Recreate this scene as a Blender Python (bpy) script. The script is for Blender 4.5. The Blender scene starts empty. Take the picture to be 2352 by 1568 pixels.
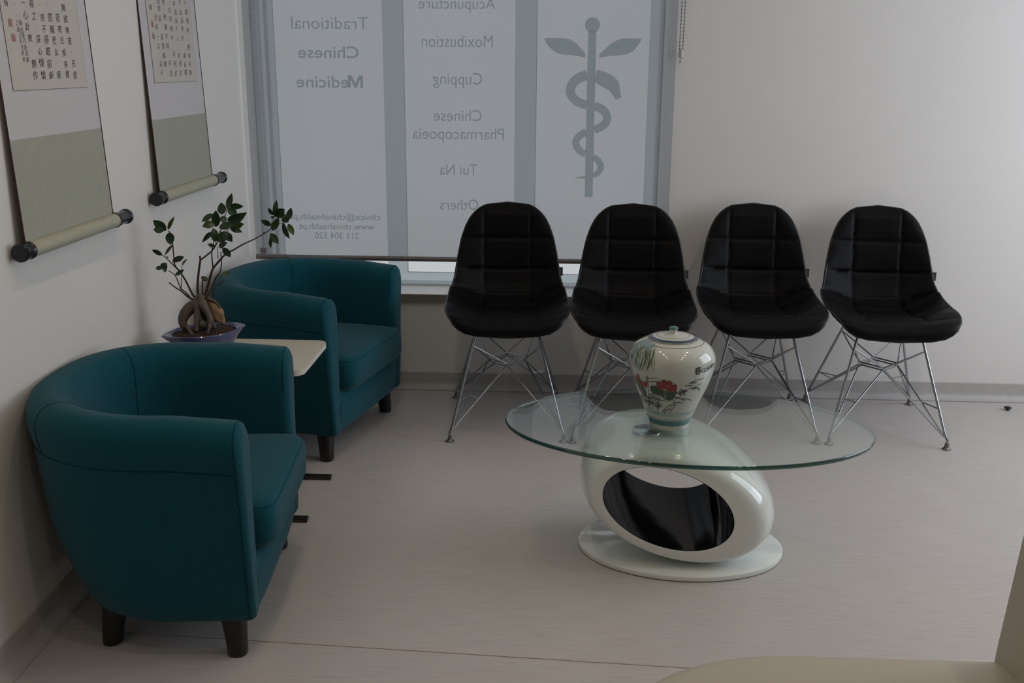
import bpy, bmesh, math, random
from mathutils import Vector, Matrix
random.seed(7)
S = bpy.context.scene
COL = S.collection
PI = math.pi

# ------------------------------------------------------------ camera
def make_camera():
    pitch, yaw, roll = math.radians(15.34), math.radians(2.556), math.radians(-0.419)
    cy, sy = math.cos(yaw), math.sin(yaw)
    r = Vector((cy, sy, 0)); f0 = Vector((-sy, cy, 0)); d0 = Vector((0, 0, -1))
    f = math.cos(pitch)*f0 + math.sin(pitch)*d0
    d = math.cos(pitch)*d0 - math.sin(pitch)*f0
    c, s = math.cos(roll), math.sin(roll)
    r2 = c*r + s*d; d2 = -s*r + c*d
    m = Matrix((r2, -d2, -f)).transposed().to_4x4()
    m.translation = Vector((0, 0, 1.37))
    cam = bpy.data.cameras.new('camera'); cam.sensor_width = 36; cam.lens = 2327.0/2352*36
    cam.clip_start = 0.05
    o = bpy.data.objects.new('camera', cam); o.matrix_world = m; COL.objects.link(o)
    S.camera = o
make_camera()

# ------------------------------------------------------------ world, lights, exposure
W = bpy.data.worlds.new('world'); S.world = W; W.use_nodes = True
W.node_tree.nodes['Background'].inputs[0].default_value = (0.82, 0.93, 1.0, 1)
W.node_tree.nodes['Background'].inputs[1].default_value = 0.38
S.view_settings.view_transform = 'Standard'; S.view_settings.look = 'None'
S.view_settings.exposure = 0.0; S.view_settings.gamma = 1.0
S.view_settings.use_curve_mapping = False
S.cycles.max_bounces = 8; S.cycles.transparent_max_bounces = 16
S.cycles.caustics_reflective = False; S.cycles.caustics_refractive = False
S.cycles.sample_clamp_indirect = 3.0
S.cycles.use_adaptive_sampling = False

def area(name, loc, target, sx, sy, power, color, spread=PI):
    l = bpy.data.lights.new(name, 'AREA'); l.shape = 'RECTANGLE'; l.size = sx; l.size_y = sy
    l.energy = power; l.color = color; l.spread = spread
    o = bpy.data.objects.new(name, l); o.location = loc
    o.rotation_euler = (Vector(target) - Vector(loc)).to_track_quat('-Z', 'Y').to_euler()
    COL.objects.link(o)
    return o
# daylight entering through the side window (right wall)
PANE_E = 0.56         # radiance of the frosted, sky-lit window film
SIDE_E = 3.9          # radiance of the side window
SPOT_W = 0.26          # watts per ceiling spot
sky_sun = None

# ------------------------------------------------------------ materials
def mat(name, col, rough=0.5, metal=0.0, spec=0.5, bump=None, var=None, coat=0.0, sheen=0.0, scale=(1, 1, 1)):
    """Principled material; bump=(noise scale, strength), var=(noise scale, second colour)."""
    m = bpy.data.materials.new(name); m.use_nodes = True
    nt = m.node_tree; b = nt.nodes['Principled BSDF']
    b.inputs['Base Color'].default_value = (*col, 1); b.inputs['Roughness'].default_value = rough
    b.inputs['Metallic'].default_value = metal; b.inputs['Specular IOR Level'].default_value = spec
    b.inputs['Coat Weight'].default_value = coat; b.inputs['Coat Roughness'].default_value = 0.05
    b.inputs['Sheen Weight'].default_value = sheen
    if bump or var:
        tc = nt.nodes.new('ShaderNodeTexCoord'); mp = nt.nodes.new('ShaderNodeMapping')
        mp.inputs['Scale'].default_value = scale
        nt.links.new(tc.outputs['Object'], mp.inputs[0])
    if bump:
        n = nt.nodes.new('ShaderNodeTexNoise'); n.inputs['Scale'].default_value = bump[0]; n.inputs['Detail'].default_value = 4
        bp = nt.nodes.new('ShaderNodeBump'); bp.inputs['Strength'].default_value = bump[1]; bp.inputs['Distance'].default_value = 0.002
        nt.links.new(mp.outputs[0], n.inputs[0]); nt.links.new(n.outputs[0], bp.inputs['Height'])
        nt.links.new(bp.outputs[0], b.inputs['Normal'])
    if var:
        n = nt.nodes.new('ShaderNodeTexNoise'); n.inputs['Scale'].default_value = var[0]; n.inputs['Detail'].default_value = 5
        mx = nt.nodes.new('ShaderNodeMix'); mx.data_type = 'RGBA'
        mx.inputs['A'].default_value = (*col, 1); mx.inputs['B'].default_value = (*var[1], 1)
        cr = nt.nodes.new('ShaderNodeMapRange'); cr.inputs['From Min'].default_value = 0.35; cr.inputs['From Max'].default_value = 0.65
        nt.links.new(mp.outputs[0], n.inputs[0]); nt.links.new(n.outputs[0], cr.inputs[0])
        nt.links.new(cr.outputs[0], mx.inputs['Factor']); nt.links.new(mx.outputs['Result'], b.inputs['Base Color'])
    return m

def emit(name, col, strength):
    m = bpy.data.materials.new(name); m.use_nodes = True
    nt = m.node_tree; nt.nodes.clear()
    e = nt.nodes.new('ShaderNodeEmission'); e.inputs[0].default_value = (*col, 1); e.inputs[1].default_value = strength
    o = nt.nodes.new('ShaderNodeOutputMaterial'); nt.links.new(e.outputs[0], o.inputs[0])
    return m

def film(name, col):
    """tinted translucent vinyl in front of the bright frosted film: filters what is behind it"""
    m = bpy.data.materials.new(name); m.use_nodes = True
    nt = m.node_tree; nt.nodes.clear()
    t = nt.nodes.new('ShaderNodeBsdfTransparent'); t.inputs[0].default_value = (*col, 1)
    d = nt.nodes.new('ShaderNodeBsdfDiffuse'); d.inputs[0].default_value = (.3, .4, .4, 1)
    mx = nt.nodes.new('ShaderNodeMixShader'); mx.inputs[0].default_value = 0.1
    o = nt.nodes.new('ShaderNodeOutputMaterial')
    nt.links.new(t.outputs[0], mx.inputs[1]); nt.links.new(d.outputs[0], mx.inputs[2]); nt.links.new(mx.outputs[0], o.inputs[0])
    return m

def blind_material():
    m = bpy.data.materials.new('screen_fabric'); m.use_nodes = True
    nt = m.node_tree; nt.nodes.clear()
    t = nt.nodes.new('ShaderNodeBsdfTransparent'); t.inputs[0].default_value = (1, 1, 1, 1)
    d = nt.nodes.new('ShaderNodeBsdfDiffuse'); tr = nt.nodes.new('ShaderNodeBsdfTranslucent')
    tc = nt.nodes.new('ShaderNodeTexCoord'); n = nt.nodes.new('ShaderNodeTexNoise')
    n.inputs['Scale'].default_value = 90; n.inputs['Detail'].default_value = 3
    mc = nt.nodes.new('ShaderNodeMix'); mc.data_type = 'RGBA'
    mc.inputs['A'].default_value = (.36, .375, .405, 1); mc.inputs['B'].default_value = (.43, .45, .485, 1)
    nt.links.new(tc.outputs['Object'], n.inputs[0]); nt.links.new(n.outputs[0], mc.inputs['Factor'])
    nt.links.new(mc.outputs['Result'], d.inputs[0]); nt.links.new(mc.outputs['Result'], tr.inputs[0])
    a = nt.nodes.new('ShaderNodeMixShader'); a.inputs[0].default_value = 0.5
    nt.links.new(d.outputs[0], a.inputs[1]); nt.links.new(tr.outputs[0], a.inputs[2])
    b = nt.nodes.new('ShaderNodeMixShader'); b.inputs[0].default_value = 0.66
    nt.links.new(t.outputs[0], b.inputs[1]); nt.links.new(a.outputs[0], b.inputs[2])
    o = nt.nodes.new('ShaderNodeOutputMaterial'); nt.links.new(b.outputs[0], o.inputs[0])
    return m

def glass_material(name, tint, extra=0.0):
    """thin clear glass: see-through with Fresnel mirror reflections on both faces"""
    m = bpy.data.materials.new(name); m.use_nodes = True
    nt = m.node_tree; nt.nodes.clear()
    g = nt.nodes.new('ShaderNodeNewGeometry')
    dot = nt.nodes.new('ShaderNodeVectorMath'); dot.operation = 'DOT_PRODUCT'
    nt.links.new(g.outputs['Incoming'], dot.inputs[0]); nt.links.new(g.outputs['Normal'], dot.inputs[1])
    ab = nt.nodes.new('ShaderNodeMath'); ab.operation = 'ABSOLUTE'; nt.links.new(dot.outputs['Value'], ab.inputs[0])
    su = nt.nodes.new('ShaderNodeMath'); su.operation = 'SUBTRACT'; su.inputs[0].default_value = 1; nt.links.new(ab.outputs[0], su.inputs[1])
    pw = nt.nodes.new('ShaderNodeMath'); pw.operation = 'POWER'; pw.inputs[1].default_value = 5; nt.links.new(su.outputs[0], pw.inputs[0])
    ma = nt.nodes.new('ShaderNodeMath'); ma.operation = 'MULTIPLY_ADD'; ma.inputs[1].default_value = 0.96; ma.inputs[2].default_value = 0.04 + extra
    nt.links.new(pw.outputs[0], ma.inputs[0])
    t = nt.nodes.new('ShaderNodeBsdfTransparent'); t.inputs[0].default_value = (*tint, 1)
    gl = nt.nodes.new('ShaderNodeBsdfGlossy'); gl.inputs['Roughness'].default_value = 0.0; gl.inputs[0].default_value = (1, 1, 1, 1)
    mx = nt.nodes.new('ShaderNodeMixShader'); nt.links.new(ma.outputs[0], mx.inputs[0])
    nt.links.new(t.outputs[0], mx.inputs[1]); nt.links.new(gl.outputs[0], mx.inputs[2])
    o = nt.nodes.new('ShaderNodeOutputMaterial'); nt.links.new(mx.outputs[0], o.inputs[0])
    return m

def edge_material():
    """ground green rim of the glass sheet; its inner side lets the pale light through"""
    m = glass_material('green_glass_edge', (.02, .10, .085), .05); nt = m.node_tree
    g = nt.nodes.new('ShaderNodeNewGeometry'); mx = nt.nodes.new('ShaderNodeMix'); mx.data_type = 'RGBA'
    mx.inputs['A'].default_value = (.02, .10, .085, 1); mx.inputs['B'].default_value = (.70, .80, .79, 1)
    nt.links.new(g.outputs['Backfacing'], mx.inputs['Factor'])
    t = [n for n in nt.nodes if n.type == 'BSDF_TRANSPARENT'][0]; nt.links.new(mx.outputs['Result'], t.inputs[0])
    return m

def floor_material():
    m = bpy.data.materials.new('streaked_vinyl_floor'); m.use_nodes = True
    nt = m.node_tree; b = nt.nodes['Principled BSDF']
    tc = nt.nodes.new('ShaderNodeTexCoord')
    mp = nt.nodes.new('ShaderNodeMapping'); mp.inputs['Scale'].default_value = (9, 130, 130); mp.inputs['Rotation'].default_value = (0, 0, math.radians(3))
    n = nt.nodes.new('ShaderNodeTexNoise'); n.inputs['Scale'].default_value = 1; n.inputs['Detail'].default_value = 6; n.inputs['Roughness'].default_value = .65
    nt.links.new(tc.outputs['Object'], mp.inputs[0]); nt.links.new(mp.outputs[0], n.inputs[0])
    cr = nt.nodes.new('ShaderNodeValToRGB')
    cr.color_ramp.elements[0].position = 0.24; cr.color_ramp.elements[0].color = (.46, .41, .385, 1)
    cr.color_ramp.elements[1].position = 0.46; cr.color_ramp.elements[1].color = (.55, .515, .495, 1)
    e = cr.color_ramp.elements.new(0.72); e.color = (.59, .56, .54, 1)
    nt.links.new(n.outputs[0], cr.inputs[0])
    n2 = nt.nodes.new('ShaderNodeTexNoise'); n2.inputs['Scale'].default_value = 2.2; n2.inputs['Detail'].default_value = 4
    nt.links.new(tc.outputs['Object'], n2.inputs[0])
    mx = nt.nodes.new('ShaderNodeMix'); mx.data_type = 'RGBA'; mx.blend_type = 'MULTIPLY'; mx.inputs['Factor'].default_value = 0.12
    nt.links.new(cr.outputs[0], mx.inputs['A']); nt.links.new(n2.outputs[0], mx.inputs['B'])
    nt.links.new(mx.outputs['Result'], b.inputs['Base Color'])
    b.inputs['Roughness'].default_value = 0.38; b.inputs['Specular IOR Level'].default_value = 0.45
    bp = nt.nodes.new('ShaderNodeBump'); bp.inputs['Strength'].default_value = 0.05; bp.inputs['Distance'].default_value = 0.001
    nt.links.new(n.outputs[0], bp.inputs['Height']); nt.links.new(bp.outputs[0], b.inputs['Normal'])
    return m

M = {}
M['wall'] = mat('painted_plaster', (.80, .775, .74), .85, bump=(160, .05), var=(3, (.79, .765, .73)))
M['wall_dark'] = mat('dark_rear_for_less_fill', (.16, .14, .12), .7, var=(3, (.13, .115, .10)))  # unseen rear wall, coloured dark to cut the fill light from the front
M['ceiling'] = mat('ceiling_paint', (.85, .84, .82), .9, var=(2, (.84, .83, .81)))
M['floor'] = floor_material()
M['skirting'] = mat('vinyl_skirting', (.50, .475, .455), .45, var=(30, (.47, .445, .425)))
M['seam'] = mat('weld_seam', (.42, .345, .30), .6, var=(60, (.46, .38, .34)))
M['pvc'] = mat('white_window_frame', (.85, .90, .93), .35, var=(5, (.76, .82, .86)))
M['sill_top'] = mat('white_sill', (.86, .85, .83), .4, var=(20, (.84, .83, .81)))
M['sill_edge'] = mat('raw_sill_edge', (.27, .24, .20), .8, var=(120, (.20, .17, .14)), bump=(200, .3))
M['pane'] = emit('skylit_frosted_film', (.93, .96, 1.0), PANE_E)
M['side_pane'] = emit('skylit_side_window', (.84, .90, 1.0), SIDE_E)
M['letter'] = film('tinted_letter_film', (.38, .48, .465))
M['blind'] = blind_material()
M['bar'] = mat('brown_grey_aluminium', (.20, .175, .175), .35, metal=.5, var=(40, (.24, .21, .21)))
M['bead'] = mat('grey_bead_plastic', (.22, .20, .19), .4, var=(40, (.26, .24, .23)))
M['clearplastic'] = mat('milky_plastic', (.50, .46, .45), .2, var=(40, (.55, .51, .5)))
M['teal'] = mat('teal_woven_wool', (.0045, .067, .093), .95, spec=.12, bump=(900, .4), var=(260, (.0065, .088, .118)), sheen=.12)
M['teal_seam'] = mat('teal_seam_thread', (.003, .030, .044), .95, spec=.1, var=(300, (.004, .036, .05)))
M['blackwood'] = mat('black_lacquered_wood', (.006, .006, .006), .35, var=(30, (.009, .008, .008)))
M['leather'] = mat('black_leatherette', (.0030, .0029, .0036), .50, spec=.12, bump=(500, .10), var=(60, (.0035, .0034, .0041)))
M['piping'] = mat('black_piping', (.004, .005, .006), .4, spec=.5, var=(60, (.005, .006, .007)))
M['label'] = mat('dark_grey_label', (.035, .04, .045), .7, var=(60, (.03, .034, .038)))
M['label_mark'] = mat('pale_label_print', (.16, .17, .17), .7, var=(60, (.14, .15, .15)))
M['chrome'] = mat('chrome_wire', (.46, .48, .50), .2, metal=1, var=(30, (.42, .44, .46)))
M['glide'] = mat('grey_glide', (.20, .19, .18), .35, metal=.6, var=(50, (.17, .16, .15)))
M['gloss_white'] = mat('white_gloss_lacquer', (.80, .83, .80), .12, coat=.6, var=(3, (.79, .82, .79)))
M['gloss_black'] = mat('black_gloss_lacquer', (.0015, .0015, .002), .10, spec=.16, bump=(14, .25), var=(5, (.006, .006, .007)))
M['glass'] = glass_material('clear_glass', (.925, .96, .945), .015)
M['glass_edge'] = edge_material()
M['pane_glass'] = glass_material('window_glass', (.97, .98, .98))
M['chrome_disc'] = mat('polished_steel', (.75, .78, .78), .08, metal=1, var=(10, (.7, .73, .73)))
M['porcelain'] = mat('cream_porcelain', (.56, .58, .52), .10, coat=.5, var=(5, (.54, .565, .51)))
M['vteal'] = mat('teal_glaze', (.035, .14, .155), .12, coat=.5, var=(12, (.05, .18, .19)))
M['vteal2'] = mat('pale_teal_glaze', (.30, .42, .40), .12, coat=.5, var=(12, (.38, .48, .45)))
M['vnavy'] = mat('navy_glaze', (.03, .05, .09), .12, coat=.5, var=(12, (.04, .06, .10)))
M['vbrown'] = mat('brown_line_glaze', (.12, .09, .07), .2, var=(12, (.14, .1, .08)))
M['vred'] = mat('red_lotus_glaze', (.30, .018, .018), .15, coat=.4, var=(90, (.18, .012, .014)))
M['vgreen'] = mat('dark_green_glaze', (.012, .045, .014), .15, coat=.4, var=(70, (.03, .075, .02)))
M['vink'] = mat('dark_ink_glaze', (.012, .028, .026), .2, coat=.3, var=(70, (.02, .04, .035)))
M['vwillow'] = mat('willow_green_glaze', (.10, .15, .05), .2, coat=.3, var=(70, (.06, .12, .06)))
M['vblue'] = mat('misty_blue_glaze', (.12, .22, .25), .15, coat=.4, var=(120, (.30, .38, .36)))
M['tabletop'] = mat('cream_laminate', (.62, .58, .50), .45, var=(20, (.60, .56, .48)))
M['tableedge'] = mat('cream_edge_band', (.74, .70, .62), .5, var=(20, (.72, .68, .60)))
M['steel'] = mat('dark_steel_tube', (.05, .047, .045), .3, metal=.7, var=(20, (.07, .065, .06)))
M['pot'] = mat('blue_violet_glazed_pot', (.055, .062, .17), .25, coat=.4, var=(25, (.08, .09, .21)))
M['soil'] = mat('dark_red_brown_soil', (.022, .010, .007), .95, bump=(140, 1), var=(120, (.06, .025, .015)))
M['bark'] = mat('grey_brown_bark', (.10, .075, .055), .8, bump=(90, .6), var=(45, (.16, .12, .09)))
M['twig'] = mat('dark_twig_bark', (.035, .017, .012), .8, bump=(90, .4), var=(60, (.06, .03, .02)))
M['rock'] = mat('tan_porous_rock', (.36, .24, .12), .9, bump=(60, 1), var=(40, (.20, .12, .055)))
M['pebble'] = mat('grey_pebble', (.10, .095, .08), .8, bump=(60, .4), var=(40, (.13, .12, .10)))
M['leaf'] = mat('dark_green_leaf', (.012, .035, .010), .35, spec=.5, bump=(60, .2), var=(30, (.02, .055, .014)))
M['leaf2'] = mat('light_green_leaf', (.045, .085, .010), .35, spec=.5, bump=(60, .2), var=(30, (.03, .06, .010)))
M['leaf3'] = mat('yellowing_leaf', (.16, .12, .012), .4, spec=.5, bump=(60, .2), var=(30, (.10, .10, .012)))
M['silk_grey'] = mat('pale_silk_mount', (.62, .60, .61), .75, bump=(300, .2), var=(120, (.59, .57, .58)))
M['silk_green'] = mat('sage_silk_mount', (.375, .385, .315), .8, bump=(300, .3), var=(55, (.405, .41, .34)))
M['paper'] = mat('cream_rice_paper', (.60, .56, .51), .85, bump=(200, .15), var=(60, (.58, .54, .49)))
M['roller'] = mat('sage_gold_brocade', (.47, .45, .34), .7, bump=(250, .4), var=(70, (.41, .41, .32)))
M['maroon'] = mat('maroon_edging', (.06, .02, .025), .7, var=(60, (.07, .025, .03)))
M['ebony'] = mat('ebony_knob', (.006, .007, .011), .28, coat=.1, var=(20, (.01, .011, .016)))
M['ink'] = mat('black_ink', (.02, .018, .03), .8, var=(60, (.03, .025, .04)))
M['ink2'] = mat('faded_ink', (.12, .11, .12), .8, var=(60, (.16, .14, .15)))
M['sealink'] = mat('red_seal_ink', (.42, .10, .08), .8, var=(200, (.50, .25, .20)))
M['cream_leather'] = mat('cream_leatherette', (.47, .43, .35), .5, bump=(300, .15), var=(4, (.45, .42, .36)))
M['lampglow'] = emit('warm_spot_lens', (1.0, .80, .55), 60)
M['white_metal'] = mat('white_lamp_ring', (.8, .8, .78), .4, var=(10, (.78, .78, .76)))

# ------------------------------------------------------------ mesh helpers
class MB:
    def __init__(self): self.v = []; self.f = []; self.mi = []; self.cur = 0
    def add(self, vs, fs):
        n = len(self.v); self.v += [tuple(p) for p in vs]
        for f in fs: self.f.append(tuple(i+n for i in f)); self.mi.append(self.cur)
    def box(self, x0, x1, y0, y1, z0, z1):
        self.add([(x, y, z) for x in (x0, x1) for y in (y0, y1) for z in (z0, z1)],
                 [(0, 1, 3, 2), (4, 6, 7, 5), (0, 4, 5, 1), (2, 3, 7, 6), (0, 2, 6, 4), (1, 5, 7, 3)])
    def tube(self, pts, r, seg=8, closed=False):
        P = [Vector(p) for p in pts]; n = len(P)
        rs = r if isinstance(r, (list, tuple)) else [r]*n
        up = None; rings = []
        for i in range(n):
            if closed: t = P[(i+1) % n]-P[i-1]
            else: t = P[min(i+1, n-1)]-P[max(i-1, 0)]
            t = t.normalized() if t.length > 1e-9 else Vector((0, 0, 1))
            if up is None:
                a = Vector((0, 0, 1)) if abs(t.z) < .9 else Vector((1, 0, 0))
                up = (a - t*a.dot(t)).normalized()
            else:
                up = up - t*up.dot(t)
                up = up.normalized() if up.length > 1e-6 else t.orthogonal().normalized()
            s = t.cross(up)
            rings.append([P[i] + rs[i]*(math.cos(2*PI*k/seg)*up + math.sin(2*PI*k/seg)*s) for k in range(seg)])
        vs = [p for ring in rings for p in ring]; fs = []
        for i in range(n if closed else n-1):
            a, b = i*seg, ((i+1) % n)*seg
            for k in range(seg): fs.append((a+k, a+(k+1) % seg, b+(k+1) % seg, b+k))
        if not closed:
            fs.append(tuple(reversed(range(seg)))); fs.append(tuple(range((n-1)*seg, n*seg)))
        self.add(vs, fs)
    def lathe(self, prof, seg=48, c=(0, 0, 0), caps=True):
        vs = []; fs = []
        for r, z in prof:
            for k in range(seg):
                a = 2*PI*k/seg; vs.append((c[0]+r*math.cos(a), c[1]+r*math.sin(a), c[2]+z))
        for i in range(len(prof)-1):
            for k in range(seg): fs.append((i*seg+k, i*seg+(k+1) % seg, (i+1)*seg+(k+1) % seg, (i+1)*seg+k))
        if caps:
            fs.append(tuple(reversed(range(seg)))); fs.append(tuple(range((len(prof)-1)*seg, len(prof)*seg)))
        self.add(vs, fs)
    def prism(self, outline, axis, a, b):
        """outline: 2D points; axis 'x': (y,z), 'y': (x,z), 'z': (x,y)"""
        def mk(p, t): return (t, p[0], p[1]) if axis == 'x' else (p[0], t, p[1]) if axis == 'y' else (p[0], p[1], t)
        n = len(outline); vs = [mk(p, a) for p in outline] + [mk(p, b) for p in outline]
        fs = [tuple(range(n)), tuple(reversed(range(n, 2*n)))] + [(i, i+n, (i+1) % n + n, (i+1) % n) for i in range(n)]
        self.add(vs, fs)
    def grid(self, rows, closed_u=False):
        n = len(rows[0]); vs = [p for r in rows for p in r]; fs = []
        for i in range(len(rows)-1):
            for k in range(n if closed_u else n-1):
                fs.append((i*n+k, i*n+(k+1) % n, (i+1)*n+(k+1) % n, (i+1)*n+k))
        self.add(vs, fs)
    def obj(self, name, mats, parent=None, smooth=False, bevel=0, seg=2, fix=True, sub=0):
        me = bpy.data.meshes.new(name); me.from_pydata(self.v, [], self.f)
        if not isinstance(mats, (list, tuple)): mats = [mats]
        for m in mats: me.materials.append(M[m])
        me.polygons.foreach_set('material_index', self.mi)
        if fix:
            bm = bmesh.new(); bm.from_mesh(me)
            bmesh.ops.remove_doubles(bm, verts=bm.verts, dist=1e-6)
            if bevel: bmesh.ops.bevel(bm, geom=bm.edges[:], offset=bevel, segments=seg, affect='EDGES', profile=.5)
            bmesh.ops.recalc_face_normals(bm, faces=bm.faces)
            bm.to_mesh(me); bm.free()
        if smooth:
            me.polygons.foreach_set('use_smooth', [True]*len(me.polygons))
            if smooth is not True: me.set_sharp_from_angle(angle=math.radians(smooth))
        o = bpy.data.objects.new(name, me); COL.objects.link(o)
        if parent: o.parent = parent
        if sub:
            md = o.modifiers.new('sub', 'SUBSURF'); md.levels = sub; md.render_levels = sub
        return o

def thing(name, label, cat, loc=(0, 0, 0), rotz=0, group=None):
    o = bpy.data.objects.new(name, None); o.location = loc; o.rotation_euler = (0, 0, rotz)
    o.empty_display_size = .05; COL.objects.link(o)
    o['label'] = label; o['category'] = cat
    if group: o['group'] = group
    return o
def tag(o, label, cat, group=None):
    o['label'] = label; o['category'] = cat
    if group: o['group'] = group
    return o
def struct(o): o['kind'] = 'structure'; return o
def dup(root, loc, rotz, label):
    r = root.copy(); COL.objects.link(r); r.location = loc; r.rotation_euler = (0, 0, rotz); r['label'] = label
    for ch in list(root.children):
        c = ch.copy(); COL.objects.link(c); c.parent = r
        for g in ch.children:
            d = g.copy(); COL.objects.link(d); d.parent = c
    return r
def lerp(a, b, t): return a+(b-a)*t
def interp(tab, x):
    if x <= tab[0][0]: return tab[0][1]
    for (x0, y0), (x1, y1) in zip(tab, tab[1:]):
        if x <= x1: return lerp(y0, y1, (x-x0)/(x1-x0))
    return tab[-1][1]
def spline(P, per=8, closed=False):
    """Catmull-Rom through the points"""
    P = [Vector(p) for p in P]; n = len(P); out = []
    for i in range(n if closed else n-1):
        if closed: a, b, c, d = P[i-1], P[i], P[(i+1) % n], P[(i+2) % n]
        else: a, b, c, d = P[max(i-1, 0)], P[i], P[i+1], P[min(i+2, n-1)]
        for k in range(per):
            t = k/per
            out.append(.5*((2*b)+(c-a)*t+(2*a-5*b+4*c-d)*t*t+(3*b-a-3*c+d)*t**3))
    if not closed: out.append(P[-1])
    return out
def rrect(x0, x1, y0, y1, r, n=6):
    out = []
    for cx, cy, a0 in ((x1-r, y1-r, 0), (x0+r, y1-r, PI/2), (x0+r, y0+r, PI), (x1-r, y0+r, 1.5*PI)):
        for k in range(n+1):
            a = a0+PI/2*k/n; out.append((cx+r*math.cos(a), cy+r*math.sin(a)))
    return out
_glyph = {}
def glyph_mesh(text, bold=0.0):
    """(verts, faces, xmin, xmax, capheight) of filled text in the xy plane"""
    key = (text, bold)
    if key in _glyph: return _glyph[key]
    c = bpy.data.curves.new('glyph', 'FONT'); c.body = text; c.size = 1; c.offset = bold; c.resolution_u = 4
    o = bpy.data.objects.new('glyph', c); COL.objects.link(o)
    dg = bpy.context.evaluated_depsgraph_get(); me = o.evaluated_get(dg).to_mesh()
    vs = [tuple(v.co) for v in me.vertices]; fs = [tuple(p.vertices) for p in me.polygons]
    if bold and text[0] == 'M':      # heavy capital M, drawn by hand
        x0 = min(v[0] for v in vs); cut = [f for f in fs if max(vs[i][0] for i in f) > .845]; n = len(vs)
        vs += [(x0+a*1.0, c) for a, c in ((0, 0), (0, .727), (.21, .727), (.40, .27), (.59, .727), (.80, .727), (.80, 0), (.655, 0), (.655, .47), (.46, 0), (.34, 0), (.145, .47), (.145, 0))]
        fs = cut+[tuple(range(n, n+13))]
    o.evaluated_get(dg).to_mesh_clear()
    bpy.data.objects.remove(o); bpy.data.curves.remove(c)
    _glyph[key] = (vs, fs, min(v[0] for v in vs), max(v[0] for v in vs), min(v[1] for v in vs), max(v[1] for v in vs))
    return _glyph[key]

# ------------------------------------------------------------ room shell
XL0, XL1 = -1.2435, -1.2895          # left wall x at y=1.0 and at y=4.2
def xl(y): return XL0 + (XL1-XL0)*(y-1.0)/3.2
YB = 4.2; XR = 2.9; YF = -2.6; ZC = 2.62
WX0, WX1, WZ0, WZ1 = xl(4.2), 0.42, 0.423, 2.32   # window opening
b = MB(); b.box(-1.6, XR+.1, YF-.1, YB+.3, -.05, 0); struct(b.obj('floor', 'floor'))
b = MB(); b.box(-1.6, XR+.1, YF-.1, YB+.3, ZC, ZC+.05); struct(b.obj('ceiling', 'ceiling'))
b = MB(); b.prism([(xl(YF), YF), (xl(4.5), 4.5), (-1.6, 4.5), (-1.6, YF)], 'z', 0, ZC); struct(b.obj('wall_left', 'wall'))
b = MB()
b.box(xl(4.2)-.05, WX1, YB, YB+.25, 0, WZ0-.03); b.box(WX1, XR, YB, YB+.25, 0, ZC); b.box(xl(4.2)-.05, WX1, YB, YB+.25, WZ1, ZC)
struct(b.obj('wall_back', 'wall'))
b = MB()
b.box(XR, XR+.1, YF, 2.1, 0, ZC); b.box(XR, XR+.1, 4.0, YB, 0, ZC); b.box(XR, XR+.1, 2.1, 4.0, 0, .45); b.box(XR, XR+.1, 2.1, 4.0, 2.3, ZC)
struct(b.obj('wall_right', 'wall'))
b = MB(); b.box(-1.6, XR, YF-.1, YF, 0, ZC); struct(b.obj('wall_front', 'wall_dark'))

# coved vinyl skirting: a profile swept along the walls
def cove(n=6, h=.072, r=.028, t=.004):
    pts = [(r+.01, .0015)]
    for k in range(n+1):
        a = PI/2*k/n; pts.append((t+r-r*math.sin(a), .0015+r-r*math.cos(a)))
    return pts+[(t, h), (0, h+.003), (0, 0)]
pr = cove()
b = MB(); rows = [[(xl(y)+d, y, z) for d, z in pr] for y in (YF, YB)]; b.grid(rows); struct(b.obj('baseboard_left', 'skirting', smooth=40))
b = MB(); rows = [[(x, YB-d, z) for d, z in pr] for x in (xl(YB), XR)]; b.grid(rows); struct(b.obj('baseboard_back', 'skirting', smooth=40))
# welded joint line between two floor sheets
b = MB(); b.box(-1.20, .50, -.0012, .0012, 0.0002, .0012)
o = b.obj('trim_1', 'seam'); o.location = (0, 2.133, 0); o.rotation_euler = (0, 0, -.0537); struct(o)
# window sill board with a raw front edge
b = MB(); b.box(xl(4.3)+.0, WX1, YB-.018, 4.42, WZ0-.003, WZ0)
o = struct(b.obj('trim_2', 'sill_top'))
b = MB(); b.box(xl(4.3)+.0, WX1, YB-.016, YB+.1, WZ0-.034, WZ0-.0032)
e = b.obj('sill_edge', 'sill_edge', parent=o)

# ------------------------------------------------------------ window with frosted film panels
YW = 4.36
win = bpy.data.objects.new('window_1', None); COL.objects.link(win); struct(win)
E = [(-1.2064, -1.1988), (-0.7498, -0.7426), (-0.658, -0.658), (-0.1959, -0.1877), (-0.1051, -0.0998), (0.3603, 0.3655), (-1.2884, -1.2876), (-1.2429, -1.2333), (0.4096, 0.4223)]      # (x at top of picture, x near the sill) of the film panel edges
px = [(E[0][0]+E[0][1])/2, (E[1][0]+E[1][1])/2, (E[2][0]+E[2][1])/2, (E[3][0]+E[3][1])/2, (E[4][0]+E[4][1])/2, (E[5][0]+E[5][1])/2]
ZP = .478                    # bottom of the panes
FX0, FX1 = xl(4.3)+.002, WX1-.004
for n_, q in (('frame', (FX0, FX0+.022, WZ0, WZ1)), ('frame', (FX1-.012, FX1, WZ0, WZ1)), ('frame', (FX0+.022, FX1-.012, WZ0, WZ0+.012)), ('frame', (FX0+.022, FX1-.012, 2.28, WZ1))):
    b = MB(); b.box(q[0], q[1], YW-.012, YW+.05, q[2], q[3]); b.obj(n_, 'pvc', win, bevel=.002)
b = MB(); b.box(FX0+.05, FX0+.066, YW-.002, YW+.018, WZ0+.012, 2.28); b.obj('mullion', 'pvc', win, bevel=.002)
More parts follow.
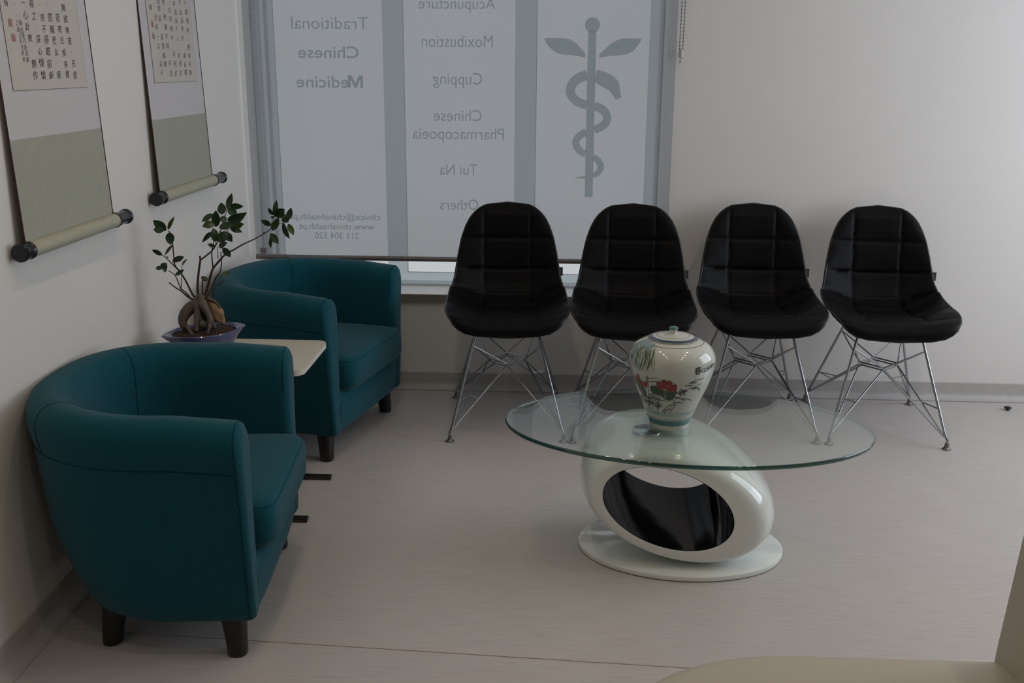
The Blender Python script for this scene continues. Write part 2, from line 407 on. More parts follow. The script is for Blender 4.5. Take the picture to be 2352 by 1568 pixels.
b = MB(); b.box(FX0+.022, FX1-.012, YW+.022, YW+.028, WZ0+.012, 2.28); b.obj('clear_pane', 'pane_glass', win)
for x0, x1 in ((px[0], px[1]), (px[2], px[3]), (px[4], px[5])):
    b = MB(); b.box(x0, x1, YW+.014, YW+.0215, ZP, 2.26); p = b.obj('film_panel', 'pane', win)
    b = MB()                 # pale cut edge of the film
    for q in ((x0, x0+.003, ZP, 2.26), (x0, x1, ZP, ZP+.003)):
        b.box(q[0], q[1], YW+.011, YW+.0138, q[2], q[3])
    b.obj('film_edge', 'pvc', p)
# film lettering, read in mirror writing from inside
def window_text(name, items):
    for t, xc, zb, w, cap, bold in items:
        b = MB(); vs, fs, x0, x1, y0, y1 = glyph_mesh(t, .011 if bold else 0.0)
        sx = w/(x1-x0); sz = cap/.72
        b.add([(xc-(v[0]-(x0+x1)/2)*sx, YW+.010, zb+v[1]*sz) for v in vs], fs)
        b.obj('lettering', 'letter', win, fix=False)
window_text('lettering', [('Traditional', -0.9635, 1.5035, 0.3229, 0.05, 0), ('Chinese', -0.9737, 1.3868, 0.2555, 0.049, 1), ('Medicine', -0.9731, 1.2666, 0.2833, 0.0497, 1), ('clinica@chinahealth.pt', -0.9733, 0.7066, 0.4005, 0.0267, 1), ('www.chinahealth.pt', -0.9672, 0.6647, 0.3323, 0.0268, 1), ('211 304 520', -0.9677, 0.6224, 0.1964, 0.0288, 1), ('Acupuncture', -0.4323, 1.5851, 0.3159, 0.0458, 0), ('Moxibustion', -0.4316, 1.4339, 0.2972, 0.0501, 0), ('Cupping', -0.4316, 1.2834, 0.2067, 0.0493, 0), ('Chinese', -0.4318, 1.1335, 0.2031, 0.0485, 0), ('Pharmacopoeia', -0.4308, 1.0576, 0.3896, 0.0489, 0), ('Tui Na', -0.4306, 0.9071, 0.1629, 0.048, 0), ('Others', -0.4288, 0.7577, 0.1662, 0.047, 0)])
def ribbon(pts, y):
    """flat band through (x, z, width) points"""
    P = [Vector(p) for p in spline([(a, c, w) for a, c, w in pts], 24)]
    vs = []
    for i, p in enumerate(P):
        t = P[min(i+1, len(P)-1)]-P[max(i-1, 0)]; t = Vector((t.x, t.y)).normalized(); n = Vector((-t.y, t.x))
        for s in (1, -1): vs.append((p.x+s*n.x*p.z/2, y, p.y+s*n.y*p.z/2))
    return vs, [(2*i, 2*i+1, 2*i+3, 2*i+2) for i in range(len(P)-1)]
(pxa, pza), (pxb, pzb) = [(0.1264, 1.5249), (0.1295, 0.8194)]
b = MB(); b.cur = 0
cs = [(pxa+.0305*math.cos(a*PI/16), YW+.010, pza+.0305*math.sin(a*PI/16)) for a in range(32)]
b.add(cs, [tuple(range(32))]); b.obj('emblem_ball', 'letter', win, fix=False)
b = MB(); b.add([(pxa-.017, YW+.0104, pza-.025), (pxa+.017, YW+.0104, pza-.025), (pxb+.017, YW+.0104, pzb), (pxb-.017, YW+.0104, pzb)], [(0, 1, 2, 3)])
b.obj('emblem_staff', 'letter', win, fix=False)
# the serpent, cut out where the staff passes (film in one layer)
def snake_mesh():
    vs, fs = ribbon([(0.2432, 1.2308, 0.025434003857812068), (0.2314, 1.2583, 0.037303205658124367), (0.2164, 1.2864, 0.05425920822999908), (0.1843, 1.3063, 0.0593460090015615), (0.1523, 1.3206, 0.050868007715624136), (0.1133, 1.3251, 0.04239000642968679), (0.0697, 1.3095, 0.04069440617249931), (0.0454, 1.281, 0.03899880591531184), (0.0437, 1.2486, 0.0381510057867181), (0.0702, 1.2188, 0.037303205658124367), (0.1124, 1.2037, 0.03645540552953064), (0.1501, 1.1983, 0.035607605400936895), (0.184, 1.1806, 0.03475980527234316), (0.1983, 1.1521, 0.033912005143749424), (0.1858, 1.1232, 0.033912005143749424), (0.1486, 1.1039, 0.033064205015155695), (0.1086, 1.0919, 0.03221640488656195), (0.078, 1.0701, 0.03052080462937448), (0.0694, 1.0434, 0.03052080462937448), (0.0878, 1.0144, 0.02967300450078075), (0.1264, 0.9948, 0.02882520437218701), (0.1589, 0.9801, 0.02712960411499954), (0.1775, 0.9543, 0.02712960411499954), (0.1706, 0.9289, 0.025434003857812068), (0.1457, 0.9101, 0.018651602829062183), (0.1118, 0.9037, 0.011869201800312298), (0.0677, 0.899, 0.002543400385781207)], YW+.010)
    keep = []
    for f in fs:
        cx = sum(vs[i][0] for i in f)/4; cz = sum(vs[i][2] for i in f)/4
        px_ = pxa+(pxb-pxa)*(pza-cz)/(pza-pzb)
        if abs(cx-px_) > .0168: keep.append(f)
    b = MB(); b.add(vs, keep); b.obj('emblem_serpent', 'letter', win, fix=False)
snake_mesh()
for pts in ([(-0.0699, 1.4696), (-0.0304, 1.4722), (0.0066, 1.4724), (0.0397, 1.4648), (0.0647, 1.4491), (0.0858, 1.4278), (0.0985, 1.4136), (0.099, 1.3961), (0.0741, 1.4008), (0.041, 1.4053), (0.0079, 1.4067), (-0.0212, 1.4152), (-0.0488, 1.4365)], [(0.3281, 1.4704), (0.2937, 1.4726), (0.2528, 1.4723), (0.2245, 1.4627), (0.2003, 1.4484), (0.1764, 1.426), (0.1604, 1.4117), (0.1609, 1.3958), (0.1895, 1.4007), (0.2223, 1.4041), (0.2592, 1.4076), (0.2876, 1.4173), (0.3114, 1.4388)]):
    b = MB(); q = spline([(x, z, 0) for x, z in pts], 3, True)
    b.add([(p.x, YW+.010, p.y) for p in q], [tuple(range(len(q)))]); b.obj('emblem_leaf', 'letter', win, fix=False)

# window in the right-hand wall (outside the picture, lights the floor)
w2 = bpy.data.objects.new('window_2', None); COL.objects.link(w2); struct(w2)
b = MB(); b.box(XR+.05, XR+.06, 2.15, 3.95, .5, 2.25); b.obj('pane', 'side_pane', w2)
b = MB()
for q in ((2.1, 2.16, .45, 2.3), (3.94, 4.0, .45, 2.3), (3.02, 3.08, .45, 2.3), (2.1, 4.0, .45, .51), (2.1, 4.0, 2.24, 2.3)):
    b.box(XR+.02, XR+.07, q[0], q[1], q[2], q[3])
b.obj('frame', 'pvc', w2)

# ------------------------------------------------------------ roller blind
BY = 4.165
bl = thing('roller_blind', 'grey see-through roller blind drawn down over the lettered window', 'blind', (0, BY, 0))
BX0, BX1, BZ = -1.268, .452, .583
b = MB(); b.add([(BX0, 0, BZ), (BX1, 0, BZ), (BX1, 0, 2.40), (BX0, 0, 2.40)], [(0, 1, 2, 3)]); b.obj('fabric', 'blind', bl, fix=False)
b = MB(); b.tube([(BX0, 0, BZ-.006), (BX1, 0, BZ-.006)], .0105, 14); b.obj('bottom_bar', 'bar', bl, smooth=40)
b = MB(); b.tube([(BX0, 0, 2.43), (BX1, 0, 2.43)], .03, 20); b.obj('roller_tube', 'blind', bl, smooth=40)
for x in (BX0-.008, BX1):
    b = MB(); b.box(x, x+.006, -.03, .034, 2.38, 2.48); b.obj('bracket', 'white_metal', bl)
b = MB(); b.box(BX0+.018, BX0+.044, -.0035, -.0005, .592, .615); b.obj('tag', 'bead', bl)
b = MB(); random.seed(3)
for s, x0, x1 in ((-1, .4715, .4655), (1, .484, .478)):
    for k in range(74):
        t = k/73; z = lerp(1.43, 2.40, t); c = (lerp(x1, x0, t), .012, z)
        b.tube([(c[0], c[1], z-.0046), (c[0], c[1], z-.002), (c[0], c[1], z+.002), (c[0], c[1], z+.0046)], [.001, .0026, .0026, .001], 6)
        b.tube([(c[0], c[1], z+.004), (c[0], c[1], z+.0095)], .0009, 4)
o = b.obj('bead_chain', 'bead', bl, smooth=True); o['kind'] = 'stuff'
b = MB(); b.lathe([(.004, 0), (.010, .004), (.011, .02), (.008, .032), (.004, .036)], 16, (.472, .012, 1.394)); b.lathe([(.005, 0), (.006, .006), (.002, .012), (.002, .02)], 12, (.4725, .012, 1.376))
b.obj('chain_weight', 'clearplastic', bl, smooth=40)

# ------------------------------------------------------------ calligraphy scrolls
def scroll(label, xb, xt, zt, geo, chars, small, seals, size, inkm, charm):
    """hanging scroll on the left wall; the mount leans from xb (at the roller) back to xt (at z=zt)"""
    root = thing('hanging_scroll', label, 'scroll', (0, 0, 0))
    z0 = geo['rod'][1]
    def X(z, off=0.0): return xb+(xt-xb)*(z-.965)/(zt-.965)+off
    ztop = 2.25
    (ya0, ya1) = geo['edge']                         # y of the paper's edges
    def quad(name, m, y0, y1, za, zb, off, th=.0012):
        b = MB()
        vs = []
        for z in (za, zb):
            for y in (y0, y1):
                for d in (0, -th): vs.append((X(z, off)+d, y, z))
        b.add(vs, [(0, 2, 6, 4), (1, 5, 7, 3), (0, 4, 5, 1), (2, 3, 7, 6), (0, 1, 3, 2), (4, 6, 7, 5)])
        return b.obj(name, m, root)
    zg = geo['green']; pz = geo['paper_z']; (p0, p1) = geo['paper']
    quad('green_mount', 'silk_green', ya0, ya1, z0, zg, 0)
    quad('silk_mount', 'silk_grey', ya0, ya1, zg, ztop, 0)
    pp = quad('paper', 'paper', p0, p1, pz, 2.05, .0012)
    b = MB()                                          # thin printed border round the paper
    w = .0011
    for (ua, ub, va, vb) in ((p0-w, p0, pz-w, 2.05), (p1, p1+w, pz-w, 2.05), (p0, p1, pz-w, pz)):
        b.add([(X(va, .0016), ua, va), (X(va, .0016), ub, va), (X(vb, .0016), ub, vb), (X(vb, .0016), ua, vb)], [(0, 1, 2, 3)])
    b.obj('paper_border', 'ink2', root, fix=False)
    b = MB()
    for y in (ya0, ya1):
        b.box(X(z0)-.001, X(z0)+.001, y-.0011, y+.0011, 0, .001)
        b.v = b.v[:-8]; b.f = b.f[:-6]; b.mi = b.mi[:-6]
        b.add([(X(z, o_), y+s*.0011, z) for z in (z0, ztop) for o_ in (-.0014, .0016) for s in (-1, 1)],
              [(0, 1, 3, 2), (4, 6, 7, 5), (0, 4, 5, 1), (2, 3, 7, 6), (0, 2, 6, 4), (1, 5, 7, 3)])
    b.obj('edging', 'maroon', root)
    # roller with brocade sleeve and ebony knobs
    (k0, k1), _ = geo['knob'], 0
    r = .0195; xc = X(z0, .004); zc = z0-.012
    b = MB(); b.tube([(xc, ya0+.004, zc), (xc, ya1-.004, zc)], r, 28); rd = b.obj('roller', 'roller', root, smooth=40)
    for ya, yb, s in ((ya0+.004, k0, -1), (ya1-.004, k1, 1)):
        L = abs(yb-ya)
        prof = [(.0205, 0), (.0215, .003), (.0195, .006), (.0185, .010), (.0185, L-.012), (.0215, L-.008), (.0215, L-.002), (.019, L)]
        b = MB()
        b.lathe(prof, 28)
        b.v = [(xc+v[0], ya+s*v[2], zc+v[1]) for v in b.v]
        b.obj('roller_knob', 'ebony', root, smooth=35)
        b = MB(); b.tube([(xc, ya-s*.001, zc), (xc, ya+s*.0012, zc)], .0212, 28); b.obj('roller_ring', 'maroon', root, smooth=40)
    b = MB(); b.tube([(X(ztop), ya0-.01, ztop), (X(ztop), ya1+.01, ztop)], .008, 12); b.obj('top_rod', 'ebony', root, smooth=40)
    b = MB(); yc = (ya0+ya1)/2; b.tube([(X(ztop), ya0+.05, ztop+.008), (xl(yc)+.008, yc, 2.40), (X(ztop), ya1-.05, ztop+.008)], .0015, 6); b.obj('hanging_cord', 'maroon', root)
    # brushed characters: flat ink on the paper
    def write(lst, hs, ws, m, name):
        b = MB()
        for ch, y, z in lst:
            vs, fs, x0, x1, y0, y1 = glyph_mesh(ch, -.004)
            cx, cy = ((x0+x1)/2, (y0+y1)/2)
            small_ = .55 if ch == '、' else 1
            a = random.uniform(-.10, .06); q = random.uniform(.9, 1.08)*small_
            for v in [0]:
                pv = []
                for vv in vs:
                    dx = (vv[0]-cx)*ws*q; dz = (vv[1]-cy)*hs*q
                    yy = y+dx+dz*.10; zz = z+dz+dx*(.08+a)
                    pv.append((X(zz, .0017), yy, zz))
                b.add(pv, fs)
        return b.obj(name, m, pp, fix=False)
    write(chars, size[0], size[1], charm, 'calligraphy')
    if small: write(small, size[0]*.62, size[1]*.62, inkm, 'signature')
    for _, y, z in seals:
        b = MB()
        hw, hh = geo['seal']
        for (a0, a1, c0, c1) in ((-1, 1, .84, 1), (-1, 1, -1, -.84), (-1, -.8, -1, 1), (.8, 1, -1, 1), (-.6, .5, .45, .6), (-.6, -.4, -.1, .6), (.2, .4, .0, .6), (-.6, .6, .0, .15), (-.1, .1, -.7, .0), (-.6, .6, -.35, -.22), (-.6, -.4, -.75, -.35), (.35, .55, -.75, -.2), (-.3, .3, -.8, -.66)):
            p = [(y+a0*hw, z+c0*hh), (y+a1*hw, z+c0*hh), (y+a1*hw, z+c1*hh), (y+a0*hw, z+c1*hh)]
            b.add([(X(zz, .0018), yy, zz) for yy, zz in p], [(0, 1, 2, 3)])
        b.obj('seal', 'sealink', pp, fix=False)
    return root
scroll('calligraphy scroll with sage green base nearest the camera, top left of the photo', -1.24, -1.262, 1.55,
       dict(rod=(0, 0.9525), edge=(2.283, 2.7623), green=1.1926, paper_z=1.302,
            paper=(2.3347, 2.7088), knob=(2.2452, 2.8409), seal=(.0085, .0085)),
       [('無', 2.6367, 1.4979), ('欲', 2.6397, 1.4708), ('無', 2.6411, 1.4435), ('求', 2.6447, 1.4175), ('、', 2.6449, 1.3912), ('先', 2.6494, 1.3625), ('發', 2.6487, 1.3329), ('、', 2.5941, 1.5001), ('若', 2.5981, 1.472), ('有', 2.6007, 1.4444), ('厄', 2.6054, 1.4181), ('疾', 2.606, 1.3885), ('來', 2.607, 1.3603), ('救', 2.6076, 1.3356), ('、', 2.553, 1.5008), ('怨', 2.5588, 1.4718), ('親', 2.5608, 1.4432), ('善', 2.5637, 1.4172), ('友', 2.5662, 1.3896), ('、', 2.5621, 1.3632), ('華', 2.5618, 1.3345), ('、', 2.5159, 1.4995), ('亦', 2.5203, 1.4702), ('不', 2.5205, 1.4419), ('得', 2.5237, 1.4178), ('瞻', 2.5244, 1.3906), ('前', 2.5217, 1.3617), ('顧', 2.5224, 1.3342), ('有', 2.4762, 1.4988), ('之', 2.4795, 1.472), ('、', 2.4788, 1.4462), ('深', 2.4834, 1.4183), ('心', 2.4836, 1.3901), ('悽', 2.4829, 1.3639), ('愴', 2.4831, 1.3353), ('一', 2.4367, 1.4993), ('心', 2.441, 1.4723), ('赴', 2.4413, 1.4456), ('救', 2.4448, 1.4202), ('、', 2.4454, 1.3925), ('無', 2.4464, 1.3617), ('作', 2.4443, 1.3343), ('有', 2.3602, 1.4964), ('、', 2.3967, 1.4931), ('、', 2.3991, 1.4799), ('、', 2.3989, 1.4684)], [('錄', 2.4115, 1.4534), ('自', 2.4121, 1.4372), ('唐', 2.4155, 1.4257), ('代', 2.4173, 1.4134), ('孫', 2.4168, 1.3983), ('思', 2.4199, 1.3852), ('邈', 2.4182, 1.3707), ('之', 2.3963, 1.4529), ('篇', 2.3972, 1.4381), ('王', 2.4018, 1.4246), ('平', 2.3993, 1.411), ('令', 2.4024, 1.3994), ('英', 2.401, 1.3857), ('書', 2.4015, 1.3713)], [('a', 2.3658, 1.4517), ('b', 2.3697, 1.4191)], (.0215, .0235), 'ink2', 'ink')
scroll('second calligraphy scroll, hanging above the potted ficus closer to the window', -1.252, -1.272, 1.55,
       dict(rod=(0, 0.9673), edge=(3.1402, 3.6355), green=1.1928, paper_z=1.304,
            paper=(3.2015, 3.5817), knob=(3.095, 3.731), seal=(.0085, .0095)),
       [('十', 3.5427, 1.5603), ('閑', 3.5461, 1.5293), ('春', 3.5483, 1.5025), ('秋', 3.5413, 1.4716), ('、', 3.5327, 1.4443), ('照', 3.5343, 1.4154), ('後', 3.5311, 1.3881), ('可', 3.5251, 1.3607), ('得', 3.524, 1.3315), ('下', 3.4926, 1.5567), ('益', 3.4934, 1.5268), ('及', 3.4954, 1.5004), ('天', 3.4922, 1.4737), ('行', 3.4827, 1.4432), ('、', 3.4823, 1.4173), ('諸', 3.4861, 1.3878), ('友', 3.4822, 1.3589), ('健', 3.4796, 1.3337), ('存', 3.441, 1.5521), ('治', 3.4448, 1.5246), ('長', 3.4441, 1.4984), ('十', 3.4389, 1.4737), ('人', 3.439, 1.4422), ('、', 3.4348, 1.4174), ('其', 3.4335, 1.3874), ('死', 3.4389, 1.3608), ('於', 3.4351, 1.3322), ('、', 3.3939, 1.553), ('生', 3.3922, 1.529), ('民', 3.3958, 1.5017), ('何', 3.3919, 1.4705), ('辜', 3.3891, 1.441), ('、', 3.3889, 1.4167), ('不', 3.3903, 1.3897), ('死', 3.3911, 1.3608), ('於', 3.3892, 1.3308), ('也', 3.3472, 1.552), ('、', 3.3424, 1.5291), ('學', 3.3442, 1.5047), ('醫', 3.3441, 1.4741), ('不', 3.3422, 1.4451), ('精', 3.3432, 1.4177), ('、', 3.3442, 1.3902), ('不', 3.3446, 1.3608), ('若', 3.3475, 1.3312), ('及', 3.3054, 1.5514), ('青', 3.3055, 1.5297), ('是', 3.303, 1.4996), ('、', 3.3032, 1.4778), ('甚', 3.3043, 1.4441), ('其', 3.3046, 1.4153), ('疾', 3.3026, 1.3864), ('難', 3.3041, 1.3608), ('、', 3.3024, 1.3325), ('、', 3.268, 1.5328), ('治', 3.2695, 1.5015), ('疾', 3.2698, 1.4733), ('一', 3.2675, 1.444), ('言', 3.2652, 1.4147), ('、', 3.2642, 1.3895), ('名', 3.2668, 1.3608), ('曰', 3.2667, 1.3336), ('書', 3.2359, 1.5295)], [], [('a', 3.2352, 1.4804), ('b', 3.2338, 1.4444)], (.0205, .027), 'ink2', 'ink2')

# ------------------------------------------------------------ tub armchairs
def make_armchair():
    root = thing('armchair', '', 'armchair', group='teal tub armchairs')
    # plan: x forward, centreline of the horseshoe
    XS, CW, DEP = -.20, .305, .492
    def plan(t):
        """t in [0,1]: near arm front -> around the back -> far arm front; returns point, outward normal"""
        L1 = -XS; n = 2.35
        tot = [0, .22, .78, 1]
        if t <= tot[1]: return Vector((lerp(0, XS, t/tot[1]), -CW, 0)), Vector((0, -1, 0)), 0.0
        if t >= tot[2]: return Vector((lerp(XS, 0, (t-tot[2])/(1-tot[2])), CW, 0)), Vector((0, 1, 0)), 0.0
        a = -PI/2-(t-tot[1])/(tot[2]-tot[1])*PI
        def P(a):
            c, s = math.cos(a), math.sin(a)
            return Vector((XS+(DEP+XS)*-1*abs(c)**(2/n)*(-1 if c > 0 else 1), CW*abs(s)**(2/n)*(1 if s > 0 else -1), 0))
        p = P(a); q = P(a-.01)-P(a+.01); q.normalize()
        nn = Vector((-q.y, q.x, 0)); nn = nn if nn.dot(p-Vector((XS, 0, 0))) > 0 else -nn
        return p, nn, max(0.0, -math.cos(a))
    prof = [(-.052, .105), (-.012, .098), (.0, .104), (.012, .17), (.026, .30), (.036, .42), (.044, .50), (.052, .545), (.052, .575), (.040, .598), (.018, .610),
            (-.008, .611), (-.030, .604), (-.047, .588), (-.056, .56), (-.056, .50), (-.054, .40), (-.054, .25)]
    def ring(t, fwd=0.0, shrink=1.0):
        p, n, back = plan(t); out = []
        for k, (d, z) in enumerate(prof):
            dd = -.003+(d+.003)*shrink; zz = .33+(z-.33)*(1-(1-shrink)*.22)
            low = max(0, (.34-z)/.24)
            dd -= back*low**2.0*.05 if d > -.03 else 0       # the back tucks in towards the floor
            if z < .2: zz += back*.012
            if z > .45: zz += back*.012
            # arm fronts slope down a little
            f = max(0, 1-min(t, 1-t)/.16)
            if z > .45: zz -= f*.012
            q = p+n*dd+Vector((fwd, 0, 0)); out.append((q.x, q.y, zz))
        return out
    N = 64
    b = MB(); rows = [ring(0, .020, .45), ring(0, .019, .70), ring(0, .013, .88), ring(0, .006, .96)]
    for i in range(N+1):
        rows.append(ring(i/N))
    rows += [ring(1, .006, .96), ring(1, .013, .88), ring(1, .019, .70), ring(1, .020, .45)]
    b.grid(rows, True)
    n = len(prof)
    b.f.append(tuple(range(n))); b.f.append(tuple(range(len(b.v)-n, len(b.v)))); b.mi += [0, 0]
    b.obj('body', 'teal', root, smooth=60)
    # seams: one below the outer rim, one down each arm front, two inside the back
    def at(t, j, off=.0008):
        p, nrm, back = plan(t); r = ring(t)[j]; d = 1 if j < 11 else -1
        return (r[0]+nrm.x*off*d, r[1]+nrm.y*off*d, r[2])
    b = MB(); b.tube([at(i/N, 6) for i in range(N+1)], .0008, 6); b.obj('seam', 'teal_seam', root)
    for s in (0, 1):
        r = ring(s, .004, .975); b = MB()
        b.tube([(r[k][0]+.001, r[k][1]+(.001 if (s == 1) == (k < 11) else -.001), r[k][2]) for k in range(2, 16)], .0009, 6)
        b.obj('seam', 'teal_seam', root)
    for t in (.36, .64):
        b = MB(); b.tube([at(t, k, .0006) for k in range(6, 17)], .0008, 6); b.obj('seam', 'teal_seam', root)
    # front rail
    b = MB()
    sec = [(.004, .104), (.018, .11), (.026, .14), (.030, .19), (.026, .235), (.010, .255), (-.06, .26), (-.20, .26), (-.20, .12), (-.05, .100)]
    rows = []
    for k in range(13):
        y = lerp(-.262, .262, k/12); g = 1-abs(y/.262)**6*.35
        rows.append([(x*g if x > 0 else x, y, z) for x, z in sec])
    b.grid(rows, True); b.f.append(tuple(range(len(sec)))); b.f.append(tuple(range(len(b.v)-len(sec), len(b.v)))); b.mi += [0, 0]
    b.obj('front_rail', 'teal', root, smooth=50)
    # loose seat cushion, T front
    b = MB()
    def outline(s):
        pts = []
        for k in range(48):
            a = 2*PI*k/48; c, sn = math.cos(a), math.sin(a)
            nx = 11 if c > 0 else 2.6
            x = abs(c)**(2/nx)*(1 if c > 0 else -1); y = abs(sn)**(2/nx)*(1 if sn > 0 else -1)
            pts.append((-.195+x*(.262 if c > 0 else .245)*s if s == 1 else -.195+x*((.262 if c > 0 else .245)-(1-s)), y*(.252-(1-s) if s != 1 else .252)))
        return pts
    lay = [(.955, .252), (.985, .254), (1, .275), (1, .345), (.996, .358), (.988, .367), (.972, .373), (.92, .378), (.84, .382), (.78, .383)]
    rows = []
    for s, z in lay:
        rows.append([(x, y, z) for x, y in outline(s)])
    b.grid(rows, True); b.f.append(tuple(range(48))); b.f.append(tuple(range(len(b.v)-48, len(b.v)))); b.mi += [0, 0]
    cu = b.obj('seat_cushion', 'teal', root, smooth=50)
    for z, s in ((.360, .9942),):
        b = MB(); b.tube([(x, y, z) for x, y in outline(s)], .0009, 6, True); b.obj('piping', 'teal_seam', cu)
    # legs
    for x, y, dx, dy in ((-.045, -.262, .010, -.016), (-.045, .262, .010, .016), (-.335, -.205, -.02, -.014), (-.335, .205, -.02, .014)):
        b = MB(); rows = []
        for k in range(7):
            t = k/6; r = lerp(.033, .022, t); z = lerp(.125, 0, t)
            if k == 6: r -= .003
            if k == 5: z = .004
            rows.append([(x+dx*t+px_*1.0, y+dy*t+py_, z) for px_, py_ in rrect(-r, r, -r, r, r*.92, 5)])
        b.grid(rows, True); n = len(rows[0]); b.f.append(tuple(range(n))); b.f.append(tuple(range(len(b.v)-n, len(b.v)))); b.mi += [0, 0]
        b.obj('leg', 'blackwood', root, smooth=40)
    return root
arm = make_armchair()
arm.location = (-.735, 2.395, 0); arm.rotation_euler = (0, 0, math.radians(5))
arm['label'] = 'teal tub armchair nearest the camera, in front of the small side table'
dup(arm, (-.712, 3.605, 0), math.radians(-12.5), 'teal tub armchair in the corner under the window, behind the side table')

# ------------------------------------------------------------ side table between the armchairs
t = thing('side_table', 'cream-topped side table between the two teal armchairs', 'table', (-.98, 3.01, 0))
b = MB(); b.prism(rrect(-.24, .232, -.172, .172, .035), 'z', .470, .488); b.obj('table_top', ['tabletop'], t, smooth=40)
b = MB(); q = rrect(-.2405, .2325, -.1725, .1725, .0355)
b.grid([[(x, y, .4715) for x, y in q], [(x, y, .4865) for x, y in q]], True); b.obj('edge_band', 'tableedge', t, smooth=40)
for y in (.165, -.165):
    b = MB(); b.prism(rrect(y-.0125, y+.0125, .0, .014, .003, 3), 'x', -.20, .225); b.obj('foot_bar', 'steel', t, bevel=0)
b = MB(); b.box(-.20, -.175, -.178, .178, .0, .014); b.obj('rear_bar', 'steel', t, bevel=.002)
for y in (.145, -.145):
    b = MB(); b.box(-.199, -.177, y-.011, y+.011, .012, .460); b.obj('upright', 'steel', t, bevel=.002)
b = MB(); b.box(-.20, .10, -.156, .156, .458, .470); b.obj('top_bracket', 'steel', t, bevel=.002)

# ------------------------------------------------------------ potted ficus
TX, TY, TZ = -1.082, 2.972, .488
fic = thing('potted_ficus', 'ginseng ficus bonsai with bare stems in a blue-violet boat-shaped pot', 'plant', (TX, TY, TZ))
PA = math.radians(41)
def potpt(a, sx, sy, z, tip=0.0):
    c, s = math.cos(a), math.sin(a)
    k = 1+tip*max(0, abs(c)-.80)/.20
    x = c*sx*k; y = s*sy
    return (x*math.cos(PA)-y*math.sin(PA), x*math.sin(PA)+y*math.cos(PA), z)
b = MB(); rows = []
for sx, sy, z, tip in ((.060, .045, 0, 0), (.068, .052, .004, 0), (.084, .066, .030, .02), (.098, .078, .060, .08), (.104, .083, .076, .20), (.106, .085, .082, .25), (.104, .083, .085, .24), (.100, .080, .084, .10), (.097, .077, .080, .02), (.094, .074, .05, 0), (.07, .05, .03, 0)):
    rows.append([potpt(2*PI*k/56, sx, sy, z, tip) for k in range(56)])
b.grid(rows, True); b.f.append(tuple(range(56))); b.f.append(tuple(range(len(b.v)-56, len(b.v)))); b.mi += [0, 0]
b.obj('pot', 'pot', fic, smooth=50)
b = MB(); rows = []; random.seed(5)
for j in range(9):
    r = j/8
    rows.append([(p[0], p[1], p[2]+random.uniform(-.003, .003)+.010*(1-r*r)) for p in (potpt(2*PI*k/40, .0965*max(r, .01), .0765*max(r, .01), .0765) for k in range(40))])
b.grid(rows, True); b.obj('soil', 'soil', fic, smooth=True)
def loc(p): return (p[0]-TX, p[1]-TY, p[2]-TZ)
# swollen roots
def P9(a, c, dy=0): return None
roots = [([(-1.0895, 2.965, 0.6746), (-1.0968, 2.965, 0.6592), (-1.1174, 2.965, 0.6421), (-1.1316, 2.955, 0.6261), (-1.1383, 2.95, 0.6063), (-1.1349, 2.945, 0.5908), (-1.1332, 2.945, 0.5782)], [0.01, 0.015, 0.019, 0.017, 0.014, 0.011, 0.008]), ([(-1.0903, 2.965, 0.6732), (-1.0903, 2.955, 0.6533), (-1.092, 2.95, 0.6267), (-1.0937, 2.945, 0.6), (-1.0939, 2.935, 0.5774)], [0.009, 0.01, 0.0095, 0.0085, 0.006]), ([(-1.0848, 2.965, 0.6733), (-1.0732, 2.955, 0.6536), (-1.0636, 2.955, 0.6343), (-1.0562, 2.95, 0.619), (-1.0517, 2.945, 0.6008), (-1.0535, 2.935, 0.5866), (-1.0583, 2.93, 0.5724)], [0.011, 0.012, 0.01, 0.007, 0.005, 0.004, 0.0035]), ([(-1.0783, 2.965, 0.6679), (-1.0654, 2.965, 0.6375), (-1.0531, 2.96, 0.6138), (-1.0457, 2.955, 0.597), (-1.037, 2.945, 0.5857)], [0.009, 0.008, 0.006, 0.0045, 0.004]), ([(-1.0855, 2.975, 0.6738), (-1.0673, 2.985, 0.6677), (-1.0485, 2.985, 0.6596), (-1.0351, 2.98, 0.6498), (-1.0259, 2.975, 0.64)], [0.008, 0.006, 0.0045, 0.003, 0.002]), ([(-1.0911, 2.975, 0.6723), (-1.0894, 2.98, 0.6446), (-1.085, 2.985, 0.6154), (-1.0841, 2.985, 0.59)], [0.012, 0.014, 0.01, 0.007]), ([(-1.1367, 2.955, 0.5966), (-1.1193, 2.935, 0.5867), (-1.1087, 2.93, 0.5757), (-1.1007, 2.925, 0.5681)], [0.008, 0.006, 0.005, 0.004]), ([(-1.085, 2.965, 0.6886), (-1.0866, 2.965, 0.6761), (-1.0866, 2.965, 0.6677)], [0.006, 0.012, 0.014])]
b = MB()
for pts, rs in roots:
    q = spline([loc(p) for p in pts], 5); m_ = len(q)
    rr = [interp([(i, r) for i, r in enumerate(rs)], i/5) for i in range(m_)]
    b.tube(q, rr, 10)
b.obj('root_trunk', 'bark', fic, smooth=True)
